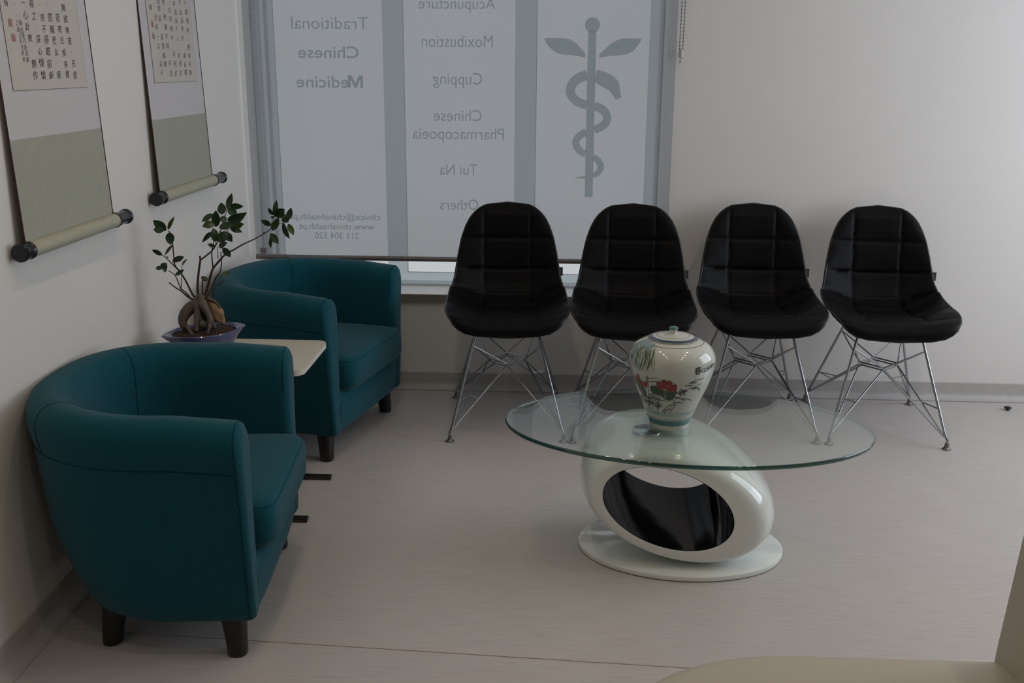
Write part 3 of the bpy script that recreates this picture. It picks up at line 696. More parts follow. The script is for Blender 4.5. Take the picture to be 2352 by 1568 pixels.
# porous rock and pebble
def rock(name, c, sx, sy, sz, m, seed, tilt=0.0):
    random.seed(seed); bm = bmesh.new(); bmesh.ops.create_icosphere(bm, subdivisions=3, radius=1)
    from mathutils import noise
    for v in bm.verts:
        n = 1+.28*noise.noise(v.co*1.6+Vector((seed, 0, 0)))+.14*noise.noise(v.co*4+Vector((0, seed, 0)))
        v.co = Matrix.Rotation(tilt, 3, 'Y') @ Vector((v.co.x*sx*n, v.co.y*sy*n, v.co.z*sz*n))+Vector(c)
    me = bpy.data.meshes.new(name); bm.to_mesh(me); bm.free(); me.materials.append(M[m])
    me.polygons.foreach_set('use_smooth', [True]*len(me.polygons))
    o = bpy.data.objects.new(name, me); COL.objects.link(o); o.parent = fic; return o
rk = loc((-1.0455, 2.985, 0.6239))
rock('rock', rk, .020, .020, .038, 'rock', 4, -.5)
rk = loc((-1.0757, 2.95, 0.5963))
rock('pebble', rk, .013, .012, .012, 'pebble', 9)
stems = [([(-1.0962, 2.97, 0.6674), (-1.1098, 2.97, 0.6859), (-1.1264, 2.97, 0.7253), (-1.1416, 2.97, 0.7529), (-1.156, 2.97, 0.7734), (-1.1575, 2.97, 0.8056), (-1.1583, 2.97, 0.8513), (-1.1617, 2.97, 0.8717), (-1.1691, 2.97, 0.8784)], 0.0032, 0.0012), ([(-1.1416, 2.97, 0.7529), (-1.1731, 2.98, 0.7805), (-1.1952, 2.99, 0.7967), (-1.2095, 2.99, 0.8057)], 0.002, 0.001), ([(-1.0975, 2.97, 0.665), (-1.1174, 2.96, 0.6763), (-1.1362, 2.95, 0.6992), (-1.1477, 2.94, 0.7105), (-1.1671, 2.94, 0.7263)], 0.003, 0.0018), ([(-1.1139, 2.96, 0.6776), (-1.1266, 2.96, 0.6925), (-1.1415, 2.96, 0.7085), (-1.1537, 2.96, 0.7431), (-1.1703, 2.95, 0.761)], 0.0022, 0.0012), ([(-1.1361, 2.95, 0.7015), (-1.1306, 2.95, 0.741), (-1.1278, 2.95, 0.7755)], 0.0014, 0.0009), ([(-1.0922, 2.97, 0.6675), (-1.091, 2.97, 0.7142), (-1.0833, 2.97, 0.7608), (-1.0772, 2.97, 0.7897), (-1.0773, 2.97, 0.8034)], 0.0038, 0.0028), ([(-1.0764, 2.97, 0.7908), (-1.0581, 2.98, 0.8053), (-1.0434, 2.98, 0.817), (-1.0329, 2.99, 0.8338), (-1.0249, 2.99, 0.8499), (-1.0175, 2.99, 0.8728), (-1.0098, 3.0, 0.8987), (-0.9985, 3.0, 0.9306), (-0.9953, 3.0, 0.9431)], 0.0026, 0.001), ([(-1.0812, 2.98, 0.6653), (-1.0809, 2.98, 0.7006), (-1.0779, 2.98, 0.731)], 0.0022, 0.0016), ([(-1.0802, 2.98, 0.663), (-1.0693, 2.99, 0.6986), (-1.0545, 2.99, 0.7433), (-1.0484, 3.0, 0.7612), (-1.0269, 3.0, 0.7859), (-1.0138, 3.02, 0.801), (-0.9938, 3.04, 0.8117), (-0.9718, 3.07, 0.8243), (-0.947, 3.1, 0.8349), (-0.9215, 3.13, 0.8493), (-0.9074, 3.15, 0.8594)], 0.0042, 0.0016), ([(-1.0502, 3.0, 0.7588), (-1.0511, 3.0, 0.7879), (-1.0504, 3.0, 0.8133), (-1.0446, 3.0, 0.8295), (-1.0403, 3.0, 0.8572), (-1.0399, 3.0, 0.88)], 0.0022, 0.001), ([(-0.9074, 3.15, 0.8594), (-0.9067, 3.16, 0.8782), (-0.896, 3.16, 0.8974), (-0.891, 3.16, 0.9022)], 0.0014, 0.0008), ([(-0.9051, 3.15, 0.8582), (-0.8853, 3.16, 0.8737), (-0.8663, 3.17, 0.8748)], 0.0012, 0.0008), ([(-1.0731, 2.97, 0.6654), (-1.0518, 2.98, 0.7011), (-1.0379, 2.98, 0.734), (-1.0261, 2.99, 0.7507), (-1.0194, 2.99, 0.781), (-1.0194, 2.99, 0.8133)], 0.0032, 0.0014), ([(-1.0465, 2.98, 0.7105), (-1.0292, 2.97, 0.7118), (-1.0159, 2.97, 0.7202), (-1.0139, 2.97, 0.7318), (-1.0208, 2.98, 0.7459)], 0.0014, 0.0008), ([(-1.0324, 3.0, 0.7905), (-1.0319, 3.0, 0.8136), (-1.0332, 3.0, 0.8274)], 0.0012, 0.0008), ([(-1.0175, 2.99, 0.8728), (-0.9966, 2.99, 0.8777), (-0.9775, 2.99, 0.8893)], 0.0012, 0.0008)]
for pts, ra, rb in stems:
    q = spline([loc(p) for p in pts], 5); m_ = len(q)
    b = MB(); b.tube(q, [lerp(ra, rb, i/(m_-1)) for i in range(m_)], 7)
    for k in range(3, m_-2, 6):     # leaf scars
        if random.random() < .6:
            a = Vector(q[k]); d = Vector((random.uniform(-1, 1), random.uniform(-1, 1), random.uniform(.2, 1))).normalized()
            b.tube([a, a+d*random.uniform(.004, .008)], [ra*.5, ra*.3], 5)
    b.obj('stem', 'twig', fic, smooth=True)
def leaf_obj(base, tip, w, m, curl):
    base = Vector(loc(base)); tip = Vector(loc(tip)); ax = tip-base; L = ax.length; ax.normalize()
    view = Vector((.12, -1, .25)).normalized()
    side = ax.cross(view).normalized(); roll = Matrix.Rotation(random.uniform(-.5, .5), 3, ax); side = roll @ side
    nrm = side.cross(ax).normalized()
    rows = []
    n = 9
    for i in range(n+1):
        t = i/n
        hw = w*.64*(math.sin(PI*min(1, t)**.85)**.8 if 0 < t < 1 else .02)
        if t > .8: hw *= 1-.35*(t-.8)/.2
        c = base+ax*L*t+nrm*curl*L*math.sin(PI*t)
        rows.append([c+side*hw*s+nrm*(.18*abs(s)*hw) for s in (-1, -.5, 0, .5, 1)])
    b = MB(); b.grid(rows)
    top = [[p+nrm*-.0006 for p in r] for r in rows]; b.grid(top)
    me = b.obj('leaf', m, fic, smooth=True, fix=False)
random.seed(11)
for i, (a, c, w) in enumerate([((-1.1736, 2.97, 0.8795), (-1.2073, 2.958, 0.9113), 0.0211), ((-1.1768, 2.99, 0.8774), (-1.1572, 3.002, 0.9179), 0.0093), ((-1.1725, 2.95, 0.8827), (-1.2101, 2.962, 0.8836), 0.0167), ((-1.1649, 2.97, 0.8739), (-1.16, 2.958, 0.8374), 0.0211), ((-1.1616, 2.98, 0.8347), (-1.1846, 2.968, 0.8033), 0.0076), ((-1.2007, 2.99, 0.8001), (-1.2272, 2.978, 0.8187), 0.0111), ((-1.1632, 2.97, 0.7848), (-1.1217, 2.958, 0.8027), 0.0138), ((-1.1277, 2.95, 0.7766), (-1.1044, 2.938, 0.7998), 0.0071), ((-1.1729, 2.95, 0.7839), (-1.1881, 2.962, 0.7537), 0.0233), ((-1.1816, 2.94, 0.7708), (-1.21, 2.952, 0.7673), 0.0107), ((-1.1584, 2.97, 0.7445), (-1.1244, 2.958, 0.7629), 0.0122), ((-1.1885, 2.99, 0.7934), (-1.1863, 3.002, 0.7911), 0.0058), ((-1.0103, 3.0, 0.9248), (-1.0152, 3.012, 0.9604), 0.0222), ((-0.9987, 3.01, 0.9416), (-0.9838, 3.022, 0.9877), 0.0147), ((-0.9934, 3.02, 0.9483), (-0.9536, 3.032, 0.946), 0.0147), ((-1.0273, 2.97, 0.9311), (-1.0692, 2.982, 0.9051), 0.0138), ((-1.0256, 2.98, 0.8902), (-1.0178, 2.968, 0.9427), 0.0204), ((-0.9963, 3.01, 0.9428), (-0.9717, 3.022, 0.921), 0.02), ((-0.9856, 2.97, 0.9104), (-0.9213, 2.958, 0.9387), 0.0233), ((-1.018, 2.95, 0.904), (-1.0522, 2.938, 0.8986), 0.0189), ((-1.0026, 2.99, 0.9229), (-1.0024, 2.978, 0.9022), 0.0167), ((-1.0064, 2.95, 0.8929), (-0.9631, 2.962, 0.9051), 0.0211), ((-0.9845, 2.99, 0.887), (-0.9388, 2.978, 0.9008), 0.0222), ((-0.978, 2.97, 0.8891), (-0.9382, 2.958, 0.8792), 0.0138), ((-1.0265, 2.97, 0.8465), (-1.0344, 2.982, 0.8875), 0.0195), ((-1.0288, 2.95, 0.8803), (-1.0654, 2.962, 0.8454), 0.0111), ((-1.0071, 2.94, 0.8519), (-0.9784, 2.952, 0.8818), 0.0211), ((-1.0006, 2.99, 0.8697), (-0.9777, 2.978, 0.8463), 0.0189), ((-1.023, 2.96, 0.8335), (-1.0447, 2.948, 0.8443), 0.0093), ((-1.0174, 2.97, 0.8306), (-0.986, 2.958, 0.848), 0.0147), ((-1.0162, 3.0, 0.8242), (-0.9887, 2.988, 0.798), 0.016), ((-1.072, 2.97, 0.7262), (-1.0684, 2.982, 0.7377), 0.0189), ((-1.0198, 2.98, 0.7447), (-0.9962, 2.992, 0.7504), 0.0115), ((-0.9039, 3.14, 0.8717), (-0.9324, 3.128, 0.8898), 0.0147), ((-0.8965, 3.15, 0.9036), (-0.9097, 3.138, 0.9287), 0.0102), ((-0.8988, 3.17, 0.8971), (-0.8933, 3.182, 0.9479), 0.0133), ((-0.8936, 3.16, 0.8974), (-0.8603, 3.148, 0.9233), 0.0233), ((-0.9013, 3.14, 0.8551), (-0.874, 3.128, 0.9), 0.0167), ((-0.8586, 3.17, 0.8845), (-0.8476, 3.182, 0.924), 0.0155), ((-0.8594, 3.18, 0.8722), (-0.84, 3.168, 0.8371), 0.0147), ((-0.8734, 3.17, 0.8771), (-0.8577, 3.182, 0.8224), 0.0138), ((-0.867, 3.15, 0.8969), (-0.8544, 3.162, 0.8786), 0.0189), ((-0.9048, 3.13, 0.8483), (-0.877, 3.118, 0.8174), 0.0178), ((-0.8975, 3.12, 0.8441), (-0.9069, 3.132, 0.8002), 0.0093), ((-0.8905, 3.14, 0.898), (-0.907, 3.152, 0.8984), 0.01), ((-0.8841, 3.16, 0.8964), (-0.8559, 3.172, 0.8998), 0.0111), ((-1.0072, 2.98, 0.8427), (-1.008, 2.992, 0.8544), 0.0122), ((-0.963, 2.97, 0.8927), (-0.9603, 2.958, 0.8766), 0.0089)]):
    m = 'leaf3' if i == 7 else 'leaf2' if i in (1, 4, 15, 19, 22, 32, 37, 39, 43) else 'leaf'
    leaf_obj(a, c, w, m, random.uniform(-.12, .14))

# ------------------------------------------------------------ wire-base shell chairs
prof0 = [(-.262, .405), (-.266, .428), (-.240, .452), (-.16, .452), (-.06, .438), (.04, .434), (.115, .452), (.160, .505), (.182, .575), (.203, .69), (.222, .79), (.229, .832)]
PC = spline([(0, y, z) for y, z in prof0], 10)
arc = [0]
for a, c in zip(PC, PC[1:]): arc.append(arc[-1]+(c-a).length)
ST = arc[-1]
def pcurve(s):
    s = min(max(s, 0), ST)
    for i in range(len(arc)-1):
        if s <= arc[i+1]:
            k = (s-arc[i])/max(1e-9, arc[i+1]-arc[i]); p = PC[i].lerp(PC[i+1], k); break
    else: p = PC[-1]; i = len(PC)-2
    i0, i1 = max(0, i-2), min(len(PC)-1, i+3); t = (PC[i1]-PC[i0]).normalized()
    return p, Vector((0, -t.z, t.y))
wt = [(0, 0), (.003, .055), (.008, .095), (.016, .142), (.028, .174), (.045, .198), (.07, .216), (.11, .227), (.16, .230), (.24, .231), (.33, .228), (.42, .222), (.50, .212), (.58, .202), (.64, .193), (.70, .181), (.745, .166), (.78, .149), (.805, .129), (.822, .108), (.834, .084), (.840, .058), (.843, 0)]
wt = [(a/.843*ST, w) for a, w in wt]
et = [(0, .0), (.05, .020), (.15, .042), (.28, .062), (.40, .080), (.48, .078), (.56, .060), (.66, .040), (.75, .022), (.843, .004)]
et = [(a/.843*ST, e) for a, e in et]
def smooth_interp(tab, x):
    return interp(tab, x)
def shell(u, s, off=0.0):
    p, n = pcurve(s); w = smooth_interp(wt, s); e = smooth_interp(et, s)
    q = p+n*(e*abs(u)**2.6*min(1, w/.1)+off); return Vector((u*w, q.y, q.z))
SEAM_S = [(.100/.843*ST), (.235/.843*ST), (.36/.843*ST), (.455/.843*ST), (.575/.843*ST), (.70/.843*ST)]
def make_chair():
    root = thing('shell_chair', '', 'chair', group='black wire-base chairs along the back wall')
    NU, NV = 48, 110
    svals = [ST*(.5-.5*math.cos(PI*j/NV))*.35+ST*(j/NV)*.65 for j in range(NV+1)]
    svals[0] = .0002; svals[-1] = ST-.0002
    front = []; rear = []
    for s in svals:
        w = smooth_interp(wt, s); rf = []; rr = []
        dv = min(abs(s-q) for q in SEAM_S)
        for i in range(NU+1):
            u = -1+2*i/NU
            xs = lerp(.104, .092, min(1, s/(.45*ST/.843))); du = abs(abs(u*w)-xs)
            if s < .10*ST/.843: du = .05
            g = (1-.6*math.exp(-(du/.005)**2))*(1-.6*math.exp(-(dv/.005)**2))
            puff = .75+.25*min(1, du/.04)*min(1, dv/.04)
            edge = (1-abs(u)**8)*min(1, s/.02, (ST-s)/.05)
            # soft wrinkles across the side panels of the seat
            wr = .0022*math.sin(s*95)*max(0, abs(u)-.55)/.45 if .1 < s < .5 else 0
            rf.append(shell(u, s, .004+edge*(.016*g*puff+wr))); rr.append(shell(u, s, -.010-.006*edge))
        front.append(rf); rear.append(rr)
    b = MB()
    b.grid(front); b.grid([list(reversed(r)) for r in rear])
    # close the rim
    def rimpts(R): return [R[j][0] for j in range(NV+1)]+[R[NV][i] for i in range(1, NU)]+[R[j][NU] for j in range(NV, -1, -1)]+[R[0][i] for i in range(NU-1, 0, -1)]
    b.grid([rimpts(front), rimpts(rear)], True)
    se = b.obj('padded_seat_shell', 'leather', root, smooth=70)
    b = MB()
    L = [shell(-1, s, -.001) for s in svals[::2]]; R = [shell(1, s, -.001) for s in reversed(svals[::2])]
    b.tube(L+R, .0052, 8, True); b.obj('rim_piping', 'piping', root, smooth=True)
    # woven side tag on the sitter's left side seam
    p = shell(1, .565/.843*ST); 
    b = MB(); b.box(p.x-.004, p.x+.016, p.y-.001, p.y+.001, p.z-.020, p.z+.014); tg = b.obj('fabric_tag', 'label', root)
    b = MB(); b.box(p.x+.003, p.x+.0042, p.y-.0016, p.y-.001, p.z-.010, p.z+.008); b.box(p.x+.003, p.x+.010, p.y-.0016, p.y-.001, p.z-.010, p.z-.009); b.box(p.x+.006, p.x+.0072, p.y-.0016, p.y-.001, p.z-.006, p.z+.006); b.obj('tag_mark', 'label_mark', tg)
    # wire base
    dm = {'L': (-.072, .0), 'F': (.0, -.075), 'R': (.072, .0), 'B': (.0, .075)}; DZ = .252; DY = -.02
    D = {k: Vector((x, y+DY, DZ)) for k, (x, y) in dm.items()}
    legs = [((-.213, -.262), (-.108, -.13), 'L', 'F'), ((.213, -.262), (.108, -.13), 'R', 'F'), ((-.213, .255), (-.095, .10), 'L', 'B'), ((.213, .255), (.095, .10), 'R', 'B')]
    for (fx, fy), (mx_, my_), a, c in legs:
        F = Vector((fx, fy, .022)); T = Vector((mx_, my_, .425)); A = lambda t: F.lerp(T, t)
        b = MB(); b.tube([F, F+Vector((0, 0, .012)), A(.08), T], .0052, 10); lg = b.obj('leg', 'chrome', root, smooth=50)
        b = MB(); b.lathe([(.005, .026), (.008, .024), (.008, .012), (.010, .008), (.0165, .003), (.0165, 0)][::-1], 18, (fx, fy, 0)); b.obj('glide', 'glide', lg, smooth=40)
        for k in (a, c):
            b = MB(); nx = D[k]; out = (nx-F).normalized()
            b.tube([A(.055), A(.05)+Vector((out.x*.01, out.y*.01, .004)), nx+Vector((0, 0, -.003))], .0034, 8); b.obj('lower_strut', 'chrome', root, smooth=50)
            b = MB(); b.tube([nx+Vector((0, 0, .003)), A(.80), A(.84)], .0030, 8); b.obj('upper_strut', 'chrome', root, smooth=50)
        m1 = A(.30)
        q1 = A(.055).lerp(D[a], .47); q2 = A(.055).lerp(D[c], .47)
        b = MB(); b.tube([m1, q1], .0026, 6); b.tube([m1, q2], .0026, 6) if fy > 0 else b.tube([q1, q2], .0026, 6)
        b.obj('cross_link', 'chrome', root, smooth=50)
    order = ['L', 'F', 'R', 'B']
    for k in range(4):
        p, q = D[order[k]], D[order[(k+1) % 4]]
        b = MB(); b.tube([p+Vector((0, 0, .005)), q+Vector((0, 0, .005))], .0032, 8); b.tube([p+Vector((0, 0, -.005)), q+Vector((0, 0, -.005))], .0032, 8)
        b.obj('centre_bar', 'chrome', root, smooth=50)
    # mounts under the shell
    for mx_, my_ in ((-.108, -.13), (.108, -.13), (-.095, .10), (.095, .10)):
        b = MB(); b.lathe([(.014, 0), (.016, .004), (.016, .024), (.012, .028)], 16, (mx_, my_, .404)); b.obj('shock_mount', 'blackwood', root, smooth=40)
    return root
ch = make_chair()
places = [(-.190, 3.828, 3.0, 'black padded shell chair furthest left in the row, in front of the window'),
          (.292, 3.826, -2.0, 'black padded shell chair second from the left, partly behind the porcelain jar'),
          (.780, 3.890, -1.0, 'black padded shell chair third from the left, its back close to the wall'),
          (1.260, 3.868, -3.5, 'black padded shell chair at the right end of the row')]
for i, (x, y, a, lab) in enumerate(places):
    if i == 0: ch.location = (x, y, 0); ch.rotation_euler = (0, 0, math.radians(a)); ch['label'] = lab
    else: dup(ch, (x, y, 0), math.radians(a), lab)

# ------------------------------------------------------------ oval glass coffee table on a ring base
CT = thing('coffee_table', 'oval glass coffee table on a glossy white ring base with black inside', 'table', (.372, 2.735, 0), math.radians(-2))
def oval(a, c, n=96, rot=0.0, e=2.0):
    out = []
    for k in range(n):
        t = 2*PI*k/n; x = a*abs(math.cos(t))**(2/e)*(1 if math.cos(t) > 0 else -1); y = c*abs(math.sin(t))**(2/e)*(1 if math.sin(t) > 0 else -1)
        out.append((x*math.cos(rot)-y*math.sin(rot), x*math.sin(rot)+y*math.cos(rot)))
    return out
def slab(name, prof, n, m, parent, ctr=(0, 0), rot=0, e=2.0, mi=None):
    """stack of ovals: (a, b, z)"""
    b = MB(); rows = [[(ctr[0]+x, ctr[1]+y, z) for x, y in oval(a, c, n, rot, e)] for a, c, z in prof]
    b.grid(rows, True); b.f.append(tuple(range(n))); b.f.append(tuple(range(len(b.v)-n, len(b.v)))); b.mi += [0, 0]
    return b.obj(name, m, parent, smooth=35)
GA, GB, GZ = .5125, .3135, .397
b = MB(); q = oval(GA-.003, GB-.003, 128, math.radians(-2.2)); n = len(q)
gc = (.001, -.025)
b.add([(x+gc[0], y+gc[1], GZ) for x, y in q]+[(x+gc[0], y+gc[1], GZ-.012) for x, y in q], [tuple(range(n)), tuple(reversed(range(n, 2*n)))])
gt = b.obj('glass_top', 'glass', CT, fix=False)
b = MB(); rows = []
for d, z in ((-.003, 0), (-.001, -.001), (0, -.004), (0, -.008), (-.001, -.011), (-.003, -.012)):
    rows.append([(x+gc[0], y+gc[1], GZ+z) for x, y in oval(GA+d, GB+d, 128, math.radians(-2.2))])
b.grid(rows, True); b.obj('polished_edge', 'glass_edge', gt, smooth=60)
slab('foot_plate', [(.290, .208, 0), (.296, .213, .003), (.298, .215, .010), (.296, .213, .016), (.290, .208, .0195)], 96, 'gloss_white', CT, (.003, .005))
# ring
TL = math.radians(-16); TH = math.radians(-19)
AO, CO, AH, CH_, DD = .284, .169, .184, .111, .182
RC = Vector((-.017, .0, .1995)); HC = (-.034, .006)
def hz(y): return .018+.014*y/DD
def ringpt(phi, psi):
    g = max(0, math.cos(psi))**.45; T_ = TH+(TL-TH)*g; y = DD*math.sin(psi)
    a = AH+(AO-AH)*g; c = CH_+(CO-CH_)*g
    x = a*math.cos(phi); z = c*math.sin(phi)
    x, z = x*math.cos(T_)-z*math.sin(T_), x*math.sin(T_)+z*math.cos(T_)
    return (RC.x+x+HC[0]*(1-g), RC.y+y, RC.z+z+hz(y)*(1-g))
NP = 96
b = MB(); rows = []
for j in range(33):
    psi = lerp(-PI/2, PI/2, j/32)
    rows.append([ringpt(2*PI*k/NP, psi*.9999) for k in range(NP)])
b.grid(rows, True); b.obj('ring_base', 'gloss_white', CT, smooth=True, fix=True)
b = MB(); rows = []
for j in range(17):
    t = -1+2*j/16; bul = .010*(1-t*t)
    r_ = []
    for k in range(NP):
        phi = 2*PI*k/NP; a = AH+bul; c = CH_+bul; x = a*math.cos(phi); z = c*math.sin(phi)
        x, z = x*math.cos(TH)-z*math.sin(TH), x*math.sin(TH)+z*math.cos(TH)
        r_.append((RC.x+x+HC[0], RC.y+t*DD*.9995, RC.z+z+hz(t*DD)))
    rows.append(r_)
b.grid(rows, True); b.obj('ring_lining', 'gloss_black', CT, smooth=True, fix=False)
b = MB(); b.lathe([(.040, 0), (.042, .002), (.042, .010), (.040, .0115)], 40, (-.110, -.050, GZ-.0237)); b.obj('mounting_disc', 'chrome_disc', CT, smooth=40)

# ------------------------------------------------------------ lidded porcelain jar
VX, VY = .322, 2.700
jar = thing('ginger_jar', 'cream porcelain lidded jar painted with red lotus and willow', 'jar', (VX, VY, GZ+.0005))
vp = [(.050, 0), (.0555, .0), (.057, .006), (.060, .020), (.068, .040), (.079, .070), (.092, .100), (.104, .130), (.113, .158), (.1175, .180), (.1180, .196), (.1150, .212), (.107, .226), (.096, .236), (.082, .2435), (.070, .2480), (.064, .2495)]
VPS = spline([(r, z, 0) for r, z in vp], 5); VPS = [(p.x, p.y) for p in VPS]
b = MB(); b.lathe(VPS, 96); b.obj('jar_body', 'porcelain', jar, smooth=60)
def vr(z):
    best = None
    pts = [p for p in VPS if p[1] > -1]
    for (r0, z0), (r1, z1) in zip(VPS[5:], VPS[6:]):
        if z0 <= z <= z1: return lerp(r0, r1, (z-z0)/max(1e-9, z1-z0))
    return .06
def band(z0, z1, m, name, off=.0006, par=None, wav=0.0):
    b = MB(); n = 8
    b.grid([[((vr(z)+off)*math.cos(2*PI*k/72), (vr(z)+off)*math.sin(2*PI*k/72), z) for k in range(72)] for z in [lerp(z0, z1, i/n) for i in range(n+1)]], True)
    return b.obj(name, m, par or jar, smooth=True, fix=False)
band(.014, .030, 'vteal', 'glaze_band')
band(.032, .035, 'vteal2', 'glaze_band'); band(.046, .056, 'vteal2', 'glaze_band')
band(.2425, .2434, 'vbrown', 'glaze_line')
# lid
lp = [(.066, .2495), (.068, .2500), (.068, .2525), (.060, .2555), (.045, .2590), (.025, .2615), (.0105, .2625), (.0085, .266), (.0105, .275), (.0125, .2775), (.0125, .2795), (.009, .2815), (.001, .282)]
b = MB(); b.lathe(lp[:8], 72); lid = b.obj('lid', 'porcelain', jar, smooth=50)
b = MB(); b.lathe([(.0085, .2655), (.0105, .275)], 32); b.obj('lid_stem', 'porcelain', lid, smooth=50)
b = MB(); b.lathe([(.0105, .2748), (.0128, .2775), (.0128, .2795), (.0098, .2818), (.0040, .2828), (.0005, .283)], 32); b.obj('lid_knob', 'vteal', lid, smooth=50)
b = MB(); b.grid([[(r*math.cos(2*PI*k/72), r*math.sin(2*PI*k/72), z+.0005) for k in range(72)] for r, z in ((.0682, .2527), (.060, .2557), (.0565, .2562))], True); b.obj('lid_ring', 'vnavy', lid, smooth=True, fix=False)
b = MB(); b.grid([[(r*math.cos(2*PI*k/72), r*math.sin(2*PI*k/72), z+.0005) for k in range(72)] for r, z in ((.0455, .2588), (.0445, .2591))], True); b.obj('lid_line', 'vbrown', lid, smooth=True, fix=False)
# painted decoration follows the jar's surface: h = angle from the front (radians, + to the right), z height
FR = -PI/2-.118
def onjar(h, z, off=.0008):
    r = vr(z)+off; a = FR+h; return (r*math.cos(a), r*math.sin(a), z)
def J(a, c):
    """sheet coordinates of the painting -> (angle, height) on the jar"""
    return a, c
class Paint:
    def __init__(self): self.b = MB(); self.lay = 0
    def stroke(self, pts, w0, w1=None, mid=None):
        self.lay += 1; off = .0007+.00002*(self.lay % 20)
        q = spline([(h, z, 0) for h, z in pts], 6); n = len(q); vs = []
        for i, p in enumerate(q):
            t = i/(n-1); r = vr(p.y)
            d = q[min(i+1, n-1)]-q[max(i-1, 0)]; d = Vector((d.x*r, d.y)).normalized(); nn = Vector((-d.y, d.x))
            w = lerp(w0, w1 if w1 is not None else w0, t)
            if mid: w = lerp(w, mid, math.sin(PI*t))
            for s in (1, -1): vs.append(onjar(p.x+s*nn.x*w/2/r, p.y+s*nn.y*w/2, off))
        self.b.add(vs, [(2*i, 2*i+1, 2*i+3, 2*i+2) for i in range(n-1)])
    def blob(self, h, z, rh, rz, rot=0, wob=0.0, n=28, teeth=0):
        self.lay += 1; off = .0008+.00003*(self.lay % 20); R = vr(z)
        ring = []
        for k in range(n):
            a = 2*PI*k/n; f = 1+wob*random.uniform(-1, 1)+(.10*math.sin(teeth*a) if teeth else 0)
            x = rh*math.cos(a)*f; y = rz*math.sin(a)*f
            x, y = x*math.cos(rot)-y*math.sin(rot), x*math.sin(rot)+y*math.cos(rot); ring.append((x, y))
        vs = [onjar(h, z, off)]
        for s in (.5, 1):
            for x, y in ring: vs.append(onjar(h+s*x/R, z+s*y, off))
        fs = [(0, 1+k, 1+(k+1) % n) for k in range(n)]+[(1+k, 1+n+k, 1+n+(k+1) % n, 1+(k+1) % n) for k in range(n)]
        self.b.add(vs, fs)
    def done(self, name, m): return self.b.obj(name, m, jar, smooth=True, fix=False)
def HZ(a, c):
    """(a,c): position on the photographed painting, 1680x1568 sheet; the jar axis is at 815"""
    z = interp([(245, .2435), (360, .236), (420, .226), (520, .205), (640, .180), (760, .158), (900, .133), (1050, .104), (1200, .072), (1290, .052), (1340, .034), (1390, .012)], c)
    z = z
    x = (a-812)/5.6*.001178
    s = max(-.985, min(.985, x/vr(z))); return math.asin(s), z
random.seed(21)
# blue mist + willow strands at upper left
p = Paint()
for a, c, ra, rc in ((330, 430, .010, .022), (310, 500, .008, .014), (390, 330, .016, .012), (460, 290, .018, .007), (400, 600, .006, .011), (370, 390, .014, .018), (520, 330, .012, .010)):
    h, z = HZ(a, c); p.blob(h, z, ra, rc, 0, .25)
p.done('painted_mist', 'vblue')
p = Paint()
for k in range(46):
    a0 = random.uniform(330, 610); c0 = random.uniform(250, 370); L = random.uniform(120, 330)*(1.15-abs(a0-430)/600)
    a1 = a0-random.uniform(10, 70); c1 = min(c0+L, 700)
    p.stroke([HZ(a0, c0), HZ((a0+a1)/2+6, (c0+c1)/2), HZ(a1, c1)], .0007, .0004, .0011)
    for j in range(4):
        t = random.uniform(.3, 1); a, c = lerp(a0, a1, t), lerp(c0, c1, t)
        p.stroke([HZ(a, c), HZ(a+random.uniform(-16, 14), c+random.uniform(20, 42))], .0011, .0003)
p.done('painted_willow', 'vwillow')
# lotus leaves
p = Paint()
for a, c, ra, rc in ((400, 920, .012, .018), (455, 990, .014, .016), (480, 1040, .009, .008), (350, 880, .007, .012), (630, 930, .017, .014), (700, 960, .016, .012), (790, 1000, .018, .012), (840, 930, .011, .011), (810, 1035, .011, .007), (590, 900, .008, .007)):
    h, z = HZ(a, c); p.blob(h, z, ra, rc, random.uniform(-.4, .4), .10, 34)
p.done('painted_lotus_leaf', 'vgreen')
# lotus petals
p = Paint()
for a, c, ra, rc, ro in ((318, 795, .003, .010, .35), (372, 820, .0045, .010, .5), (400, 800, .0055, .0125, .1), (440, 865, .0065, .010, .35), (493, 870, .0065, .011, -.15), (672, 835, .0085, .012, .35), (728, 805, .009, .014, .05), (690, 850, .007, .009, .3), (798, 790, .0065, .010, .05), (785, 865, .008, .012, .0), (845, 860, .0085, .013, -.5), (740, 845, .005, .006, 0)):
    h, z = HZ(a, c); p.blob(h, z, ra, rc, ro, 0, 24)
p.done('painted_lotus_flower', 'vred')
